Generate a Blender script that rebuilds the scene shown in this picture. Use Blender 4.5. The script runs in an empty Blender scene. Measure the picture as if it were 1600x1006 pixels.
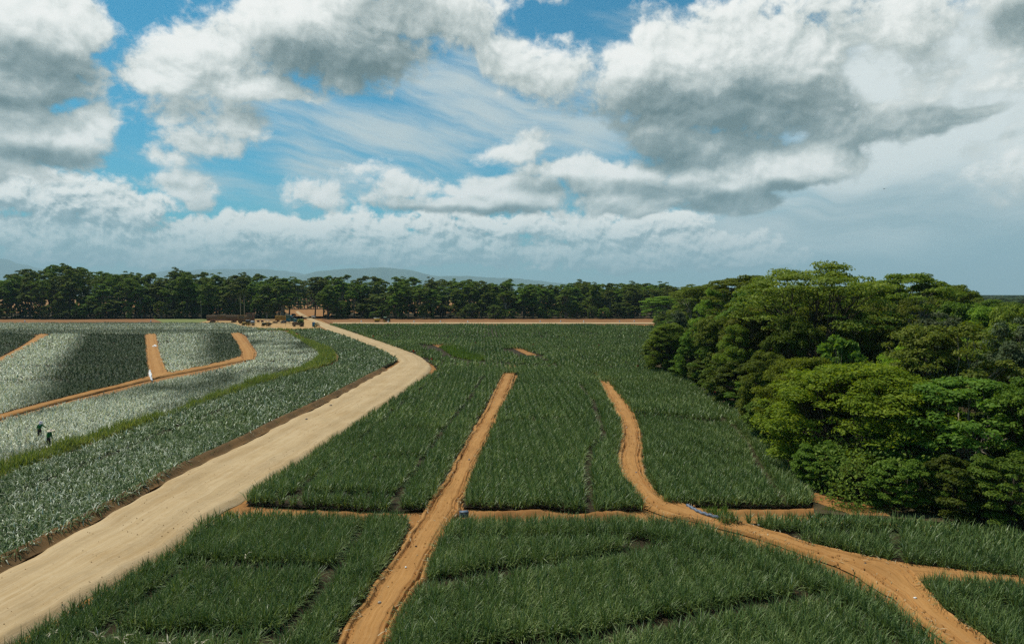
import bpy, math, random, os
import numpy as np
from mathutils import Vector

rng = np.random.default_rng(11)
random.seed(5)
scene = bpy.context.scene
COL = scene.collection
R = math.radians

# ------------------------------------------------------------------ camera
F = 1067.0                 # focal length in pixels of the 1600 x 1006 photograph
CAMH = 14.0
PITCH = math.atan(42.0 / F)
CP, SP = math.cos(PITCH), math.sin(PITCH)

def ray(px, py):
    dx = (px - 800.0) / F
    dy = (503.0 - py) / F
    return (dx, CP + dy * SP, -SP + dy * CP)

def G(px, py, z=0.0):
    """ground point (height z) seen at a photo pixel"""
    d = ray(px, py)
    t = (z - CAMH) / d[2]
    return (d[0] * t, d[1] * t)

def Zat(py, Y):
    d = ray(800, py)
    return CAMH + d[2] / d[1] * Y

def Xat(px, Y):
    return (px - 800.0) / F * Y

def poly(pts, zd=0.0):
    out = []
    for p in pts:
        z = p[2] if len(p) > 2 else zd
        out.append(G(p[0], p[1], z))
    return np.array(out)

cam_data = bpy.data.cameras.new("camera")
cam = bpy.data.objects.new("camera", cam_data)
COL.objects.link(cam)
cam.location = (0, 0, CAMH)
cam.rotation_euler = (math.pi / 2 - PITCH, 0, 0)
cam_data.sensor_width = 36.0
cam_data.lens = 36.0 * F / 1600.0
cam_data.clip_start = 0.5
cam_data.clip_end = 120000.0
scene.camera = cam

# ------------------------------------------------------------------ numpy noise
_T = np.random.default_rng(3).random((256, 256))
def vnoise(x, y, s=0):
    x = np.asarray(x, float) + s * 17.31; y = np.asarray(y, float) + s * 9.17
    xi = np.floor(x).astype(int); yi = np.floor(y).astype(int)
    fx = x - xi; fy = y - yi
    fx = fx * fx * (3 - 2 * fx); fy = fy * fy * (3 - 2 * fy)
    a = _T[xi % 256, yi % 256]; b = _T[(xi + 1) % 256, yi % 256]
    c = _T[xi % 256, (yi + 1) % 256]; d = _T[(xi + 1) % 256, (yi + 1) % 256]
    return (a * (1 - fx) + b * fx) * (1 - fy) + (c * (1 - fx) + d * fx) * fy
def fbm(x, y, o=4, s=0):
    v = 0; a = 0.5; n = 0
    for i in range(o):
        v = v + a * vnoise(np.asarray(x) * 2 ** i, np.asarray(y) * 2 ** i, s + i); n += a; a *= 0.5
    return v / n

# ------------------------------------------------------------------ mesh helpers
def mesh_data(name, V, quads=None, tris=None, mats=(), attrs=None, smooth=False, uv=None):
    me = bpy.data.meshes.new(name)
    V = np.asarray(V, np.float32)
    idx = []; starts = []; n0 = 0
    if quads is not None and len(quads):
        q = np.asarray(quads, np.int32); idx.append(q.ravel()); starts.append(np.arange(len(q)) * 4); n0 = q.size
    if tris is not None and len(tris):
        t = np.asarray(tris, np.int32); idx.append(t.ravel()); starts.append(n0 + np.arange(len(t)) * 3)
    idx = np.concatenate(idx); starts = np.concatenate(starts)
    me.vertices.add(len(V)); me.vertices.foreach_set("co", V.ravel())
    me.loops.add(len(idx)); me.loops.foreach_set("vertex_index", idx)
    me.polygons.add(len(starts)); me.polygons.foreach_set("loop_start", starts.astype(np.int32))
    if smooth:
        me.polygons.foreach_set("use_smooth", np.ones(len(starts), bool))
    for m in mats: me.materials.append(m)
    if attrs:
        for k, a in attrs.items():
            at = me.attributes.new(k, 'FLOAT', 'FACE'); at.data.foreach_set("value", np.asarray(a, np.float32))
    if uv is not None:
        l = me.uv_layers.new(name="UVMap"); l.data.foreach_set("uv", np.asarray(uv, np.float32)[idx].ravel())
    me.update(calc_edges=True)
    return me

def link(name, me, parent=None, loc=None, rotz=0.0):
    o = bpy.data.objects.new(name, me); COL.objects.link(o)
    if parent is not None: o.parent = parent
    if loc is not None: o.location = loc
    if rotz: o.rotation_euler = (0, 0, rotz)
    return o

def tag(o, label=None, cat=None, group=None, kind=None):
    if label: o["label"] = label
    if cat: o["category"] = cat
    if group: o["group"] = group
    if kind: o["kind"] = kind
    return o

def empty(name, loc=(0, 0, 0), rotz=0.0, label=None, cat=None, group=None):
    o = bpy.data.objects.new(name, None); COL.objects.link(o)
    o.location = loc; o.rotation_euler = (0, 0, rotz); o.empty_display_size = 0.2
    return tag(o, label, cat, group)

def copy_tree(o, parent=None):
    c = o.copy(); COL.objects.link(c)
    if parent is not None: c.parent = parent
    for ch in list(o.children): copy_tree(ch, c)
    return c

class MB:
    """collects simple shapes into one mesh"""
    def __init__(s): s.V = []; s.Q = []; s.T = []; s.n = 0
    def add(s, V, Q=(), T=()):
        V = np.asarray(V, float).reshape(-1, 3)
        s.V.append(V)
        if len(Q): s.Q.append(np.asarray(Q, int) + s.n)
        if len(T): s.T.append(np.asarray(T, int) + s.n)
        s.n += len(V); return s
    def box(s, c, d, rz=0.0, ry=0.0, b=0.0):
        """box centre c, size d; b bevels the four vertical-axis corners and top rim"""
        hx, hy, hz = d[0] / 2, d[1] / 2, d[2] / 2
        if b <= 0:
            V = np.array([[x, y, z] for z in (-hz, hz) for x, y in ((-hx, -hy), (hx, -hy), (hx, hy), (-hx, hy))])
            Q = [(0, 3, 2, 1), (4, 5, 6, 7), (0, 1, 5, 4), (1, 2, 6, 5), (2, 3, 7, 6), (3, 0, 4, 7)]; T = []
        else:
            b = min(b, hx * .9, hy * .9, hz * .9)
            def ring(ix, iy, z):
                return [(-hx + ix, -hy + iy - 0, z)]
            def oct(k, z):
                x, y = hx - k, hy - k
                return [(-x + b, -y, z), (x - b, -y, z), (x, -y + b, z), (x, y - b, z), (x - b, y, z), (-x + b, y, z), (-x, y - b, z), (-x, -y + b, z)]
            L = [oct(b * .6, -hz), oct(0, -hz + b * .6), oct(0, hz - b * .6), oct(b * .6, hz)]
            V = np.array([p for r in L for p in r]); Q = []; T = []
            for r in range(3):
                for i in range(8):
                    j = (i + 1) % 8; Q.append((r * 8 + i, r * 8 + j, r * 8 + 8 + j, r * 8 + 8 + i))
            for base, f in ((0, True), (24, False)):
                for i in range(1, 7):
                    t = (base, base + i, base + i + 1); T.append(t[::-1] if f else t)
        if ry:
            c_, s_ = math.cos(ry), math.sin(ry); V = np.stack([V[:, 0] * c_ + V[:, 2] * s_, V[:, 1], -V[:, 0] * s_ + V[:, 2] * c_], 1)
        if rz:
            c_, s_ = math.cos(rz), math.sin(rz); V = np.stack([V[:, 0] * c_ - V[:, 1] * s_, V[:, 0] * s_ + V[:, 1] * c_, V[:, 2]], 1)
        return s.add(V + np.asarray(c), Q, T)
    def tube(s, pts, rad, n=6, cap=True):
        P = np.asarray(pts, float); rad = np.broadcast_to(np.asarray(rad, float), (len(P),))
        d = np.gradient(P, axis=0); d /= np.linalg.norm(d, axis=1)[:, None] + 1e-9
        ref = np.where(np.abs(d[:, 2:3]) > 0.9, np.array([[1.0, 0, 0]]), np.array([[0, 0, 1.0]]))
        a = np.cross(d, ref); a /= np.linalg.norm(a, axis=1)[:, None] + 1e-9; b = np.cross(d, a)
        th = np.arange(n) * 2 * math.pi / n
        V = P[:, None, :] + rad[:, None, None] * (a[:, None, :] * np.cos(th)[None, :, None] + b[:, None, :] * np.sin(th)[None, :, None])
        V = V.reshape(-1, 3); Q = []; T = []
        for i in range(len(P) - 1):
            for j in range(n):
                k = (j + 1) % n; Q.append((i * n + j, i * n + k, i * n + n + k, i * n + n + j))
        if cap:
            e = (len(P) - 1) * n
            for i in range(1, n - 1):
                T.append((0, i + 1, i)); T.append((e, e + i, e + i + 1))
        return s.add(V, Q, T)
    def cyl(s, c, r, h, axis='z', n=16):
        ax = {'x': (1, 0, 0), 'y': (0, 1, 0), 'z': (0, 0, 1)}[axis]; ax = np.array(ax, float)
        c = np.asarray(c, float)
        return s.tube([c - ax * h / 2, c + ax * h / 2], [r, r], n)
    def prism(s, outline, y0, y1):
        """outline in x,z extruded along y"""
        n = len(outline)
        V = [(x, y0, z) for x, z in outline] + [(x, y1, z) for x, z in outline]
        Q = [(i, (i + 1) % n, n + (i + 1) % n, n + i) for i in range(n)]
        T = [(0, i, i + 1) for i in range(1, n - 1)] + [(n, n + i + 1, n + i) for i in range(1, n - 1)]
        return s.add(V, Q, T)
    def data(s, name, mat, smooth=False):
        return mesh_data(name, np.concatenate(s.V), np.concatenate(s.Q) if s.Q else None, np.concatenate(s.T) if s.T else None, (mat,), smooth=smooth)
    def build(s, name, mat, parent=None, smooth=False, loc=None, rotz=0.0):
        return link(name, s.data(name, mat, smooth), parent, loc, rotz)

# ------------------------------------------------------------------ node expression helper
class NT:
    def __init__(s, tree): s.t = tree
    def node(s, typ, **kw):
        n = s.t.nodes.new(typ)
        for k, v in kw.items(): setattr(n, k, v)
        return n
    def put(s, sock, v):
        if isinstance(v, bpy.types.NodeSocket): s.t.links.new(v, sock)
        elif v is not None: sock.default_value = v
    def m(s, op, a, b=None, c=None, clamp=False):
        n = s.node('ShaderNodeMath', operation=op, use_clamp=clamp)
        s.put(n.inputs[0], a)
        if b is not None: s.put(n.inputs[1], b)
        if c is not None: s.put(n.inputs[2], c)
        return n.outputs[0]
    def v(s, op, a, b=None, c=None, scale=None):
        n = s.node('ShaderNodeVectorMath', operation=op)
        s.put(n.inputs[0], a)
        if b is not None: s.put(n.inputs[1], b)
        if c is not None: s.put(n.inputs[2], c)
        if scale is not None: s.put(n.inputs['Scale'], scale)
        return n.outputs[1] if op in ('LENGTH', 'DISTANCE', 'DOT_PRODUCT') else n.outputs[0]
    def add(s, a, b): return s.m('ADD', a, b)
    def sub(s, a, b): return s.m('SUBTRACT', a, b)
    def mul(s, a, b): return s.m('MULTIPLY', a, b)
    def mad(s, a, b, c): return s.m('MULTIPLY_ADD', a, b, c)
    def step(s, x, lo, hi, t0=0.0, t1=1.0):
        n = s.node('ShaderNodeMapRange', interpolation_type='SMOOTHSTEP')
        s.put(n.inputs[0], x); n.inputs[1].default_value = lo; n.inputs[2].default_value = hi
        n.inputs[3].default_value = t0; n.inputs[4].default_value = t1
        return n.outputs[0]
    def noise(s, vec, scale=1.0, detail=3.0, rough=0.5, dist=0.0, dim='3D', typ=None, lac=2.0):
        n = s.node('ShaderNodeTexNoise', noise_dimensions=dim)
        if typ: n.noise_type = typ
        if vec is not None: s.put(n.inputs['Vector'], vec)
        n.inputs['Scale'].default_value = scale; n.inputs['Detail'].default_value = detail
        n.inputs['Roughness'].default_value = rough; n.inputs['Distortion'].default_value = dist
        n.inputs['Lacunarity'].default_value = lac
        return n
    def mix(s, f, a, b, mode='MIX'):
        n = s.node('ShaderNodeMix', data_type='RGBA', blend_type=mode)
        s.put(n.inputs[0], f); s.put(n.inputs[6], col4(a)); s.put(n.inputs[7], col4(b))
        return n.outputs[2]
    def ramp(s, f, stops):
        n = s.node('ShaderNodeValToRGB'); s.put(n.inputs[0], f)
        e = n.color_ramp.elements
        while len(e) < len(stops): e.new(0.5)
        for i, (p, c) in enumerate(stops): e[i].position = p; e[i].color = col4(c)
        return n.outputs[0]

def col4(c):
    if isinstance(c, bpy.types.NodeSocket) or c is None: return c
    return tuple(c) if len(c) == 4 else (*c, 1.0)

def new_mat(name):
    m = bpy.data.materials.new(name); m.use_nodes = True
    t = m.node_tree; t.nodes.clear()
    return m, NT(t)

def out(nt, surf=None, vol=None):
    o = nt.node('ShaderNodeOutputMaterial')
    if surf is not None: nt.t.links.new(surf, o.inputs['Surface'])
    if vol is not None: nt.t.links.new(vol, o.inputs['Volume'])

def principled(nt, color, rough=0.8, spec=0.3, metal=0.0, bump=None, bstr=0.5, bdist=0.05):
    p = nt.node('ShaderNodeBsdfPrincipled')
    nt.put(p.inputs['Base Color'], col4(color)); nt.put(p.inputs['Roughness'], rough)
    p.inputs['Specular IOR Level'].default_value = spec; p.inputs['Metallic'].default_value = metal
    if bump is not None:
        b = nt.node('ShaderNodeBump'); b.inputs['Strength'].default_value = bstr; b.inputs['Distance'].default_value = bdist
        nt.put(b.inputs['Height'], bump); nt.t.links.new(b.outputs[0], p.inputs['Normal'])
    return p.outputs[0]

def paint(name, c, rough=0.5, spec=0.4, metal=0.0, wear=0.25, scale=3.0, dirt=(0.28, 0.17, 0.08)):
    """painted or plain solid with dust and uneven wear"""
    m, nt = new_mat(name)
    tc = nt.node('ShaderNodeTexCoord').outputs['Object']
    n = nt.noise(tc, scale, 5, 0.65).outputs[0]
    col = nt.mix(nt.step(n, 0.45, 0.75, 0, wear), c, dirt)
    n2 = nt.noise(tc, scale * 6, 3, 0.6).outputs[0]
    col = nt.mix(nt.mul(n2, 0.35), col, [x * 0.55 for x in c])
    out(nt, principled(nt, col, rough, spec, metal))
    return m
# ------------------------------------------------------------------ light and sky
SUN_AZ, SUN_EL = R(-52), R(60)      # azimuth from +Y (away from the camera) towards +X
sd = Vector((math.sin(SUN_AZ) * math.cos(SUN_EL), math.cos(SUN_AZ) * math.cos(SUN_EL), math.sin(SUN_EL)))
sl = bpy.data.lights.new("sun", 'SUN'); sl.energy = 5.0; sl.angle = R(0.53); sl.color = (1.0, 0.94, 0.82)
so = bpy.data.objects.new("sun", sl); COL.objects.link(so)
so.rotation_euler = (-sd).to_track_quat('-Z', 'Y').to_euler(); so.location = (0, 0, 300)

world = bpy.data.worlds.new("World"); scene.world = world; world.use_nodes = True
wt = world.node_tree; wt.nodes.clear(); S = NT(wt)
SKY_K = 0.08
sky = S.node('ShaderNodeTexSky'); sky.sky_type = 'NISHITA'; sky.sun_disc = False
sky.sun_elevation = SUN_EL; sky.sun_rotation = SUN_AZ; sky.altitude = 200; sky.air_density = 1.0; sky.dust_density = 0.6; sky.ozone_density = 2.0
tcw = S.node('ShaderNodeTexCoord').outputs['Generated']
nrm = S.v('NORMALIZE', tcw)
sx = S.node('ShaderNodeSeparateXYZ'); S.put(sx.inputs[0], nrm)
az = S.m('ARCTAN2', sx.outputs[0], sx.outputs[1]); el = S.m('ARCSINE', sx.outputs[2])
cx = S.node('ShaderNodeCombineXYZ'); S.put(cx.inputs[0], az); S.put(cx.inputs[1], el)
P0 = cx.outputs[0]

def azel(px, py):
    d = Vector(ray(px, py)).normalized()
    return math.atan2(d.x, d.y), math.asin(d.z)

def ell(b):
    """photo ellipse -> direction-space centre and radii"""
    x, y, rx, ry = b[:4]
    a, e = azel(x, y); a1, _ = azel(x + rx, y); a0, _ = azel(x - rx, y)
    _, e1 = azel(x, y - ry); _, e0 = azel(x, y + ry)
    return a, e, max((a1 - a0) / 2, 1e-3), max(abs(e1 - e0) / 2, 1e-3)

def blobs(P, lst, k=0.25):
    """smooth union of soft ellipses: 1 at the middle, 0 on the rim, negative outside"""
    acc = None
    for b in lst:
        a, e, ra, re = ell(b)
        d = S.v('LENGTH', S.v('MULTIPLY_ADD', P, (1 / ra, 1 / re, 0), (-a / ra, -e / re, 0)))
        if len(b) > 4: d = S.mad(d, b[4], 1.0 - b[4])
        acc = d if acc is None else S.m('SMOOTH_MIN', acc, d, k)
    return S.sub(1.0, acc)

def warp(P, scale, amt, detail=2.0, off=0.0):
    n = S.noise(S.v('ADD', P, (off, off * .7, off * 1.3)), scale, detail, 0.55).outputs[1]
    return S.v('ADD', P, S.v('MULTIPLY', S.v('SUBTRACT', n, (0.5, 0.5, 0.5)), (amt, amt * .8, 0)))

def cumulus(P, lst, f1, f2, amp, vamp, off, K, light=(-0.45, 0.9), dl=0.012, edge=0.16, k=0.25, wamp=0.09, cap=0.45, gain=1.0, K2=0.4):
    """returns alpha, relief light, density"""
    Pw = warp(P, f1 * 0.7, wamp, 2.0, off)
    Pf = warp(Pw, f1 * 4.0, wamp * 0.14, 2.0, off + 4)
    def puff(Q, det):
        n = S.noise(S.v('MULTIPLY_ADD', Q, (1, 1.25, 0), (off, off, off)), f1, det, 0.63).outputs[0]
        v = S.node('ShaderNodeTexVoronoi', voronoi_dimensions='2D', feature='F1')
        S.put(v.inputs['Vector'], S.v('MULTIPLY', Q, (1, 1.2, 1))); v.inputs['Scale'].default_value = f2
        v.inputs['Detail'].default_value = 2.0; v.inputs['Roughness'].default_value = 0.6; v.inputs['Lacunarity'].default_value = 2.3
        v.normalize = True
        r2 = S.mul(v.outputs[0], v.outputs[0])
        return S.mad(S.sub(n, 0.5), amp, S.mul(S.sub(0.16, r2), vamp))
    M0 = S.m('MINIMUM', S.mul(blobs(Pw, lst, k), gain), cap)
    d4 = (light[0] * dl * 4, light[1] * dl * 4, 0)
    M2 = S.m('MINIMUM', S.mul(blobs(S.v('ADD', Pw, d4), lst, k), gain), cap)
    D0 = S.add(M0, puff(Pf, 9.0))
    D1 = S.add(S.mad(S.sub(M2, M0), 0.25, M0), puff(S.v('ADD', Pf, (light[0] * dl, light[1] * dl, 0)), 7.0))
    D2 = S.add(M2, S.mul(S.sub(S.noise(S.v('MULTIPLY_ADD', S.v('ADD', Pw, d4), (1, 1.25, 0), (off, off, off)), f1, 2.0, 0.6).outputs[0], 0.5), amp))
    alpha = S.step(D0, 0.0, edge)
    t2 = S.m('TANH', S.mul(S.sub(D0, D2), 1.6))
    rel = S.mad(S.sub(D0, D1), K, S.mul(t2, K2))
    return alpha, rel, D0

# --- blue with cirrus
skycol = S.node('ShaderNodeHueSaturation'); skycol.inputs['Saturation'].default_value = 1.18; skycol.inputs['Hue'].default_value = 0.487
wt.links.new(sky.outputs[0], skycol.inputs['Color'])
base = S.v('MULTIPLY', skycol.outputs[0], (SKY_K * 0.20, SKY_K * 1.02, SKY_K * 1.14))

rot = S.node('ShaderNodeVectorRotate', rotation_type='Z_AXIS'); S.put(rot.inputs['Vector'], P0); rot.inputs['Angle'].default_value = R(14)
Pc = warp(rot.outputs[0], 4.0, 0.10, 3.0, 3.1)
ci = S.noise(S.v('MULTIPLY', Pc, (2.4, 15.0, 1.0)), 1.0, 7, 0.6).outputs[0]
ci2 = S.noise(S.v('MULTIPLY', Pc, (5.0, 34.0, 1.0)), 1.0, 5, 0.6).outputs[0]
cim = blobs(P0, [(620, 215, 330, 110), (790, 175, 260, 95), (900, 205, 190, 60), (520, 260, 200, 40), (720, 130, 170, 60), (760, 150, 150, 50), (1000, 90, 200, 60)], 0.4)
cia = S.mad(S.sub(ci, 0.5), 2.6, S.mad(S.sub(ci2, 0.5), 1.1, S.mad(cim, 0.75, 0.05)))
cia = S.mul(S.step(cia, -0.05, 0.95), 0.90)
C1 = S.mix(cia, base, (0.62, 0.70, 0.70))

# --- grey-white veil low on the right and thin haze just above the skyline
ve = S.noise(S.v('MULTIPLY', warp(P0, 5.0, 0.12, 3.0, 5.0), (2.2, 13.0, 1.0)), 1.0, 6, 0.55).outputs[0]
vm = blobs(P0, [(1520, 300, 480, 200), (1300, 380, 400, 95), (1420, 130, 260, 110), (1600, 90, 200, 120)], 0.5)
va = S.mul(S.step(S.mad(S.sub(ve, 0.5), 2.2, S.mad(vm, 1.5, 0.25)), 0.0, 0.9), 0.94)
vl = S.step(el, 0.02, 0.20)
vcol = S.mix(S.step(S.add(ve, S.mul(vl, 0.26)), 0.38, 0.76), (0.34, 0.47, 0.51), (0.88, 0.92, 0.89))
C2 = S.mix(va, C1, vcol)
hz = S.step(el, 0.005, 0.10, 0.8, 0.0)
C2 = S.mix(hz, C2, (0.40, 0.58, 0.63))

# --- distant bank of small cumulus above the skyline
BANK = [(60, 305, 190, 50), (190, 335, 150, 45), (-60, 350, 260, 50), (120, 372, 300, 32), (330, 360, 190, 30), (460, 358, 130, 26), (420, 382, 330, 24),
        (620, 356, 130, 30), (700, 378, 260, 24), (800, 350, 130, 26), (930, 362, 180, 30), (1060, 380, 140, 24), (900, 392, 330, 18), (1000, 340, 120, 20), (1180, 395, 60, 10), (960, 402, 300, 22), (1120, 404, 130, 20), (240, 398, 260, 24), (640, 400, 260, 20)]
al, rel, Df = cumulus(P0, BANK, 15.0, 30.0, 2.2, 1.1, 1.7, 1.25, dl=0.0065, edge=0.35, wamp=0.035, gain=0.9, cap=0.6, K2=0.30)
sh = S.mad(rel, 1.0, 0.46)
bl = S.step(el, 0.045, 0.12)
ccol = S.ramp(S.m('MULTIPLY', sh, 1.0, clamp=True), [(0.0, (0.22, 0.31, 0.33)), (0.35, (0.42, 0.51, 0.52)), (0.62, (0.86, 0.90, 0.86)), (0.85, (1.14, 1.13, 1.06)), (1.0, (1.2, 1.18, 1.1))])
ccol = S.mix(S.mad(bl, -0.20, 0.22), ccol, (0.50, 0.62, 0.65))
C3 = S.mix(S.mul(al, S.mad(bl, 0.2, 0.78)), C2, ccol)

# --- the nearer clouds
NEAR = [(40, 60, 190, 110), (110, 40, 95, 70), (10, 120, 170, 60),
        (250, 112, 95, 48), (320, 80, 120, 75), (420, 45, 150, 85), (520, 55, 170, 85), (640, 10, 130, 55), (380, 135, 130, 28),
        (60, 212, 150, 62), (-30, 220, 150, 70), (150, 190, 60, 36),
        (270, 288, 75, 32, .55), (385, 200, 62, 30, .5), (320, 225, 90, 26, .5), (250, 244, 95, 22, .5), (270, 178, 80, 36, .45),
        (815, 62, 115, 50, .5), (850, 118, 80, 34, .4), (860, 8, 80, 30, .4),
        (1060, 100, 190, 100), (985, 125, 100, 74), (1150, 75, 160, 85), (1250, 95, 90, 60), (1090, 165, 150, 55), (1030, 205, 60, 50), (1140, 232, 170, 44, .6), (1220, 170, 150, 62), (1330, 190, 130, 50), (1450, 185, 120, 34), (1530, 168, 60, 16),
        (1180, 12, 110, 44, .38), (1450, 40, 160, 56, .36), (1590, 45, 130, 90, .6), (1480, 120, 210, 80, .5), (1570, 215, 130, 60, .4),
        (1210, 262, 105, 46), (1300, 250, 90, 40), (1100, 292, 130, 46), (960, 278, 130, 40), (880, 270, 90, 26), (1130, 322, 120, 22), (1010, 310, 150, 34),
        (640, 297, 80, 34, .7), (710, 296, 90, 32, .8), (800, 300, 110, 30), (700, 320, 150, 22), (515, 312, 60, 24, .4), (810, 240, 60, 22, .4), (600, 270, 80, 18, .35)]
DARK = [(70, 118, 130, 48), (0, 140, 120, 26), (480, 100, 110, 52), (560, 88, 110, 60), (640, 20, 110, 40), (1065, 178, 190, 62), (960, 190, 90, 36), (1190, 185, 170, 62), (1310, 195, 140, 44), (1450, 188, 120, 30), (1020, 225, 55, 40), (1130, 235, 150, 26),
        (1130, 318, 130, 20), (1230, 298, 90, 16), (880, 292, 100, 14), (60, 240, 120, 20), (990, 300, 120, 18), (720, 330, 160, 10), (1590, 40, 70, 40)]
al2, rel2, Dn = cumulus(P0, NEAR, 9.0, 14.0, 2.3, 0.8, 0.4, 0.55, dl=0.010, edge=0.36, wamp=0.06, gain=0.95, cap=0.65, K2=0.26)
dk = S.step(S.mad(S.sub(S.noise(P0, 9.0, 6, 0.6).outputs[0], 0.5), 1.1, blobs(warp(P0, 8.0, 0.05, 3.0, 7.7), DARK, 0.35)), -0.35, 0.75)
lum = S.mad(rel2, 1.0, 0.66)
lum = S.mad(dk, -0.50, lum)
lum = S.m('MULTIPLY', lum, 1.0, clamp=True)
ncol = S.ramp(lum, [(0.0, (0.135, 0.185, 0.18)), (0.3, (0.285, 0.345, 0.335)), (0.62, (0.62, 0.665, 0.63)), (0.88, (0.97, 0.98, 0.93)), (1.0, (1.06, 1.05, 1.0))])
C4 = S.mix(S.mul(al2, 0.97), C3, ncol)

# the cloud picture is only evaluated in the part of the sky that holds these clouds; elsewhere plain sky with a thin even overcast
inside = S.mul(S.mul(S.step(S.m('ABSOLUTE', az), R(41), R(56), 1.0, 0.0), S.step(el, R(25), R(36), 1.0, 0.0)), S.m('GREATER_THAN', el, R(-0.5)))
bgA = S.node('ShaderNodeBackground'); S.put(bgA.inputs[0], C4)
bgB = S.node('ShaderNodeBackground')
gen = S.step(S.noise(nrm, 2.2, 3, 0.6).outputs[0], 0.45, 0.68, 0.02, 0.55)
S.put(bgB.inputs[0], S.mix(gen, base, (0.38, 0.42, 0.43)))
mx = S.node('ShaderNodeMixShader'); S.put(mx.inputs[0], inside); wt.links.new(bgB.outputs[0], mx.inputs[1]); wt.links.new(bgA.outputs[0], mx.inputs[2])
wo = S.node('ShaderNodeOutputWorld'); wt.links.new(mx.outputs[0], wo.inputs[0])
world.cycles.sampling_method = 'MANUAL'; world.cycles.sample_map_resolution = 512

vs = scene.view_settings
vs.view_transform = 'Standard'; vs.look = 'None'; vs.exposure = 0.0; vs.gamma = 1.0; vs.use_curve_mapping = False
cy = scene.cycles
cy.max_bounces = 5; cy.diffuse_bounces = 3; cy.glossy_bounces = 2; cy.transmission_bounces = 3; cy.volume_bounces = 0; cy.transparent_max_bounces = 4
cy.caustics_reflective = False; cy.caustics_refractive = False
cy.use_adaptive_sampling = True; cy.adaptive_threshold = 0.01
cy.use_denoising = False; cy.adaptive_min_samples = 16
# ------------------------------------------------------------------ natural materials
def soil_mat(name, c1, c2, c3, uvruts=False, scale=1.0, gravel=0.5):
    m, nt = new_mat(name)
    tc = nt.node('ShaderNodeTexCoord')
    o = tc.outputs['Object']
    a = nt.noise(o, 0.22 * scale, 5, 0.6).outputs[0]
    b = nt.noise(o, 2.3 * scale, 6, 0.65).outputs[0]
    c = nt.noise(o, 14.0 * scale, 4, 0.7).outputs[0]
    col = nt.mix(nt.step(a, 0.35, 0.65), c1, c2)
    col = nt.mix(nt.step(b, 0.5, 0.78, 0, 0.65), col, c3)
    col = nt.mix(nt.step(c, 0.55, 0.75, 0, 0.45), col, [x * 0.55 for x in c1])
    h = nt.mad(b, 0.6, nt.mul(c, 0.4))
    if uvruts:
        uv = nt.node('ShaderNodeUVMap').outputs[0]
        st = nt.noise(nt.v('MULTIPLY', uv, (22.0, 0.10, 1)), 1.0, 5, 0.65, dim='2D').outputs[0]
        st2 = nt.noise(nt.v('MULTIPLY', uv, (60.0, 0.35, 1)), 1.0, 3, 0.6, dim='2D').outputs[0]
        col = nt.mix(nt.step(st, 0.35, 0.70, 0, 0.55), col, c3)
        col = nt.mix(nt.step(st2, 0.5, 0.75, 0, 0.40), col, [x * 0.62 for x in c1])
        rip = nt.noise(nt.v('MULTIPLY', uv, (9.0, 1.9, 1)), 1.0, 5, 0.65, 1.6, dim='2D').outputs[0]
        col = nt.mix(nt.step(rip, 0.50, 0.80, 0, 0.22), col, [x * 0.7 for x in c2])
        su = nt.node('ShaderNodeSeparateXYZ'); nt.put(su.inputs[0], nt.v('ADD', uv, nt.v('MULTIPLY', nt.noise(nt.v('MULTIPLY', uv, (0.0, 0.12, 0)), 1.0, 2, 0.5, dim='2D').outputs[1], (0.10, 0, 0))))
        for cc in (0.30, 0.80):
            band = nt.step(nt.m('ABSOLUTE', nt.sub(su.outputs[0], cc)), 0.03, 0.13, 1.0, 0.0)
            col = nt.mix(nt.mul(band, nt.step(b, 0.3, 0.7, 0.1, 0.38)), col, [x * 0.66 for x in c2])
        damp = nt.noise(nt.v('MULTIPLY', uv, (2.0, 0.22, 1)), 1.0, 5, 0.65, 0.4, dim='2D').outputs[0]
        col = nt.mix(nt.step(damp, 0.54, 0.72, 0, 0.24), col, [x * 0.60 for x in c1])
        h = nt.mad(st2, 0.5, nt.mad(rip, 0.5, h))
    out(nt, principled(nt, col, 0.95, 0.12, 0, h, 0.55, 0.06))
    return m

M_SOIL = soil_mat("orange_soil", (0.29, 0.142, 0.045), (0.23, 0.105, 0.033), (0.36, 0.19, 0.07))
M_TRACK = soil_mat("track_soil", (0.37, 0.185, 0.058), (0.30, 0.142, 0.042), (0.43, 0.235, 0.09), True)
M_ROAD = soil_mat("road_gravel", (0.43, 0.308, 0.165), (0.37, 0.250, 0.122), (0.50, 0.38, 0.23), True, 1.0)
M_YARD = soil_mat('yard_sand', (0.42, 0.27, 0.115), (0.34, 0.20, 0.08), (0.48, 0.33, 0.16))
M_BANK = soil_mat("bank_soil", (0.105, 0.062, 0.026), (0.16, 0.088, 0.034), (0.07, 0.048, 0.022), False, 1.6)
M_PLOUGH = soil_mat("ploughed_soil", (0.24, 0.115, 0.045), (0.17, 0.08, 0.03), (0.31, 0.165, 0.07), False, 0.5)
M_LITTER = soil_mat("forest_litter", (0.07, 0.05, 0.025), (0.05, 0.045, 0.02), (0.10, 0.07, 0.03))
M_PASTURE = soil_mat("pasture_ground", (0.13, 0.16, 0.045), (0.17, 0.18, 0.06), (0.24, 0.20, 0.08))

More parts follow.
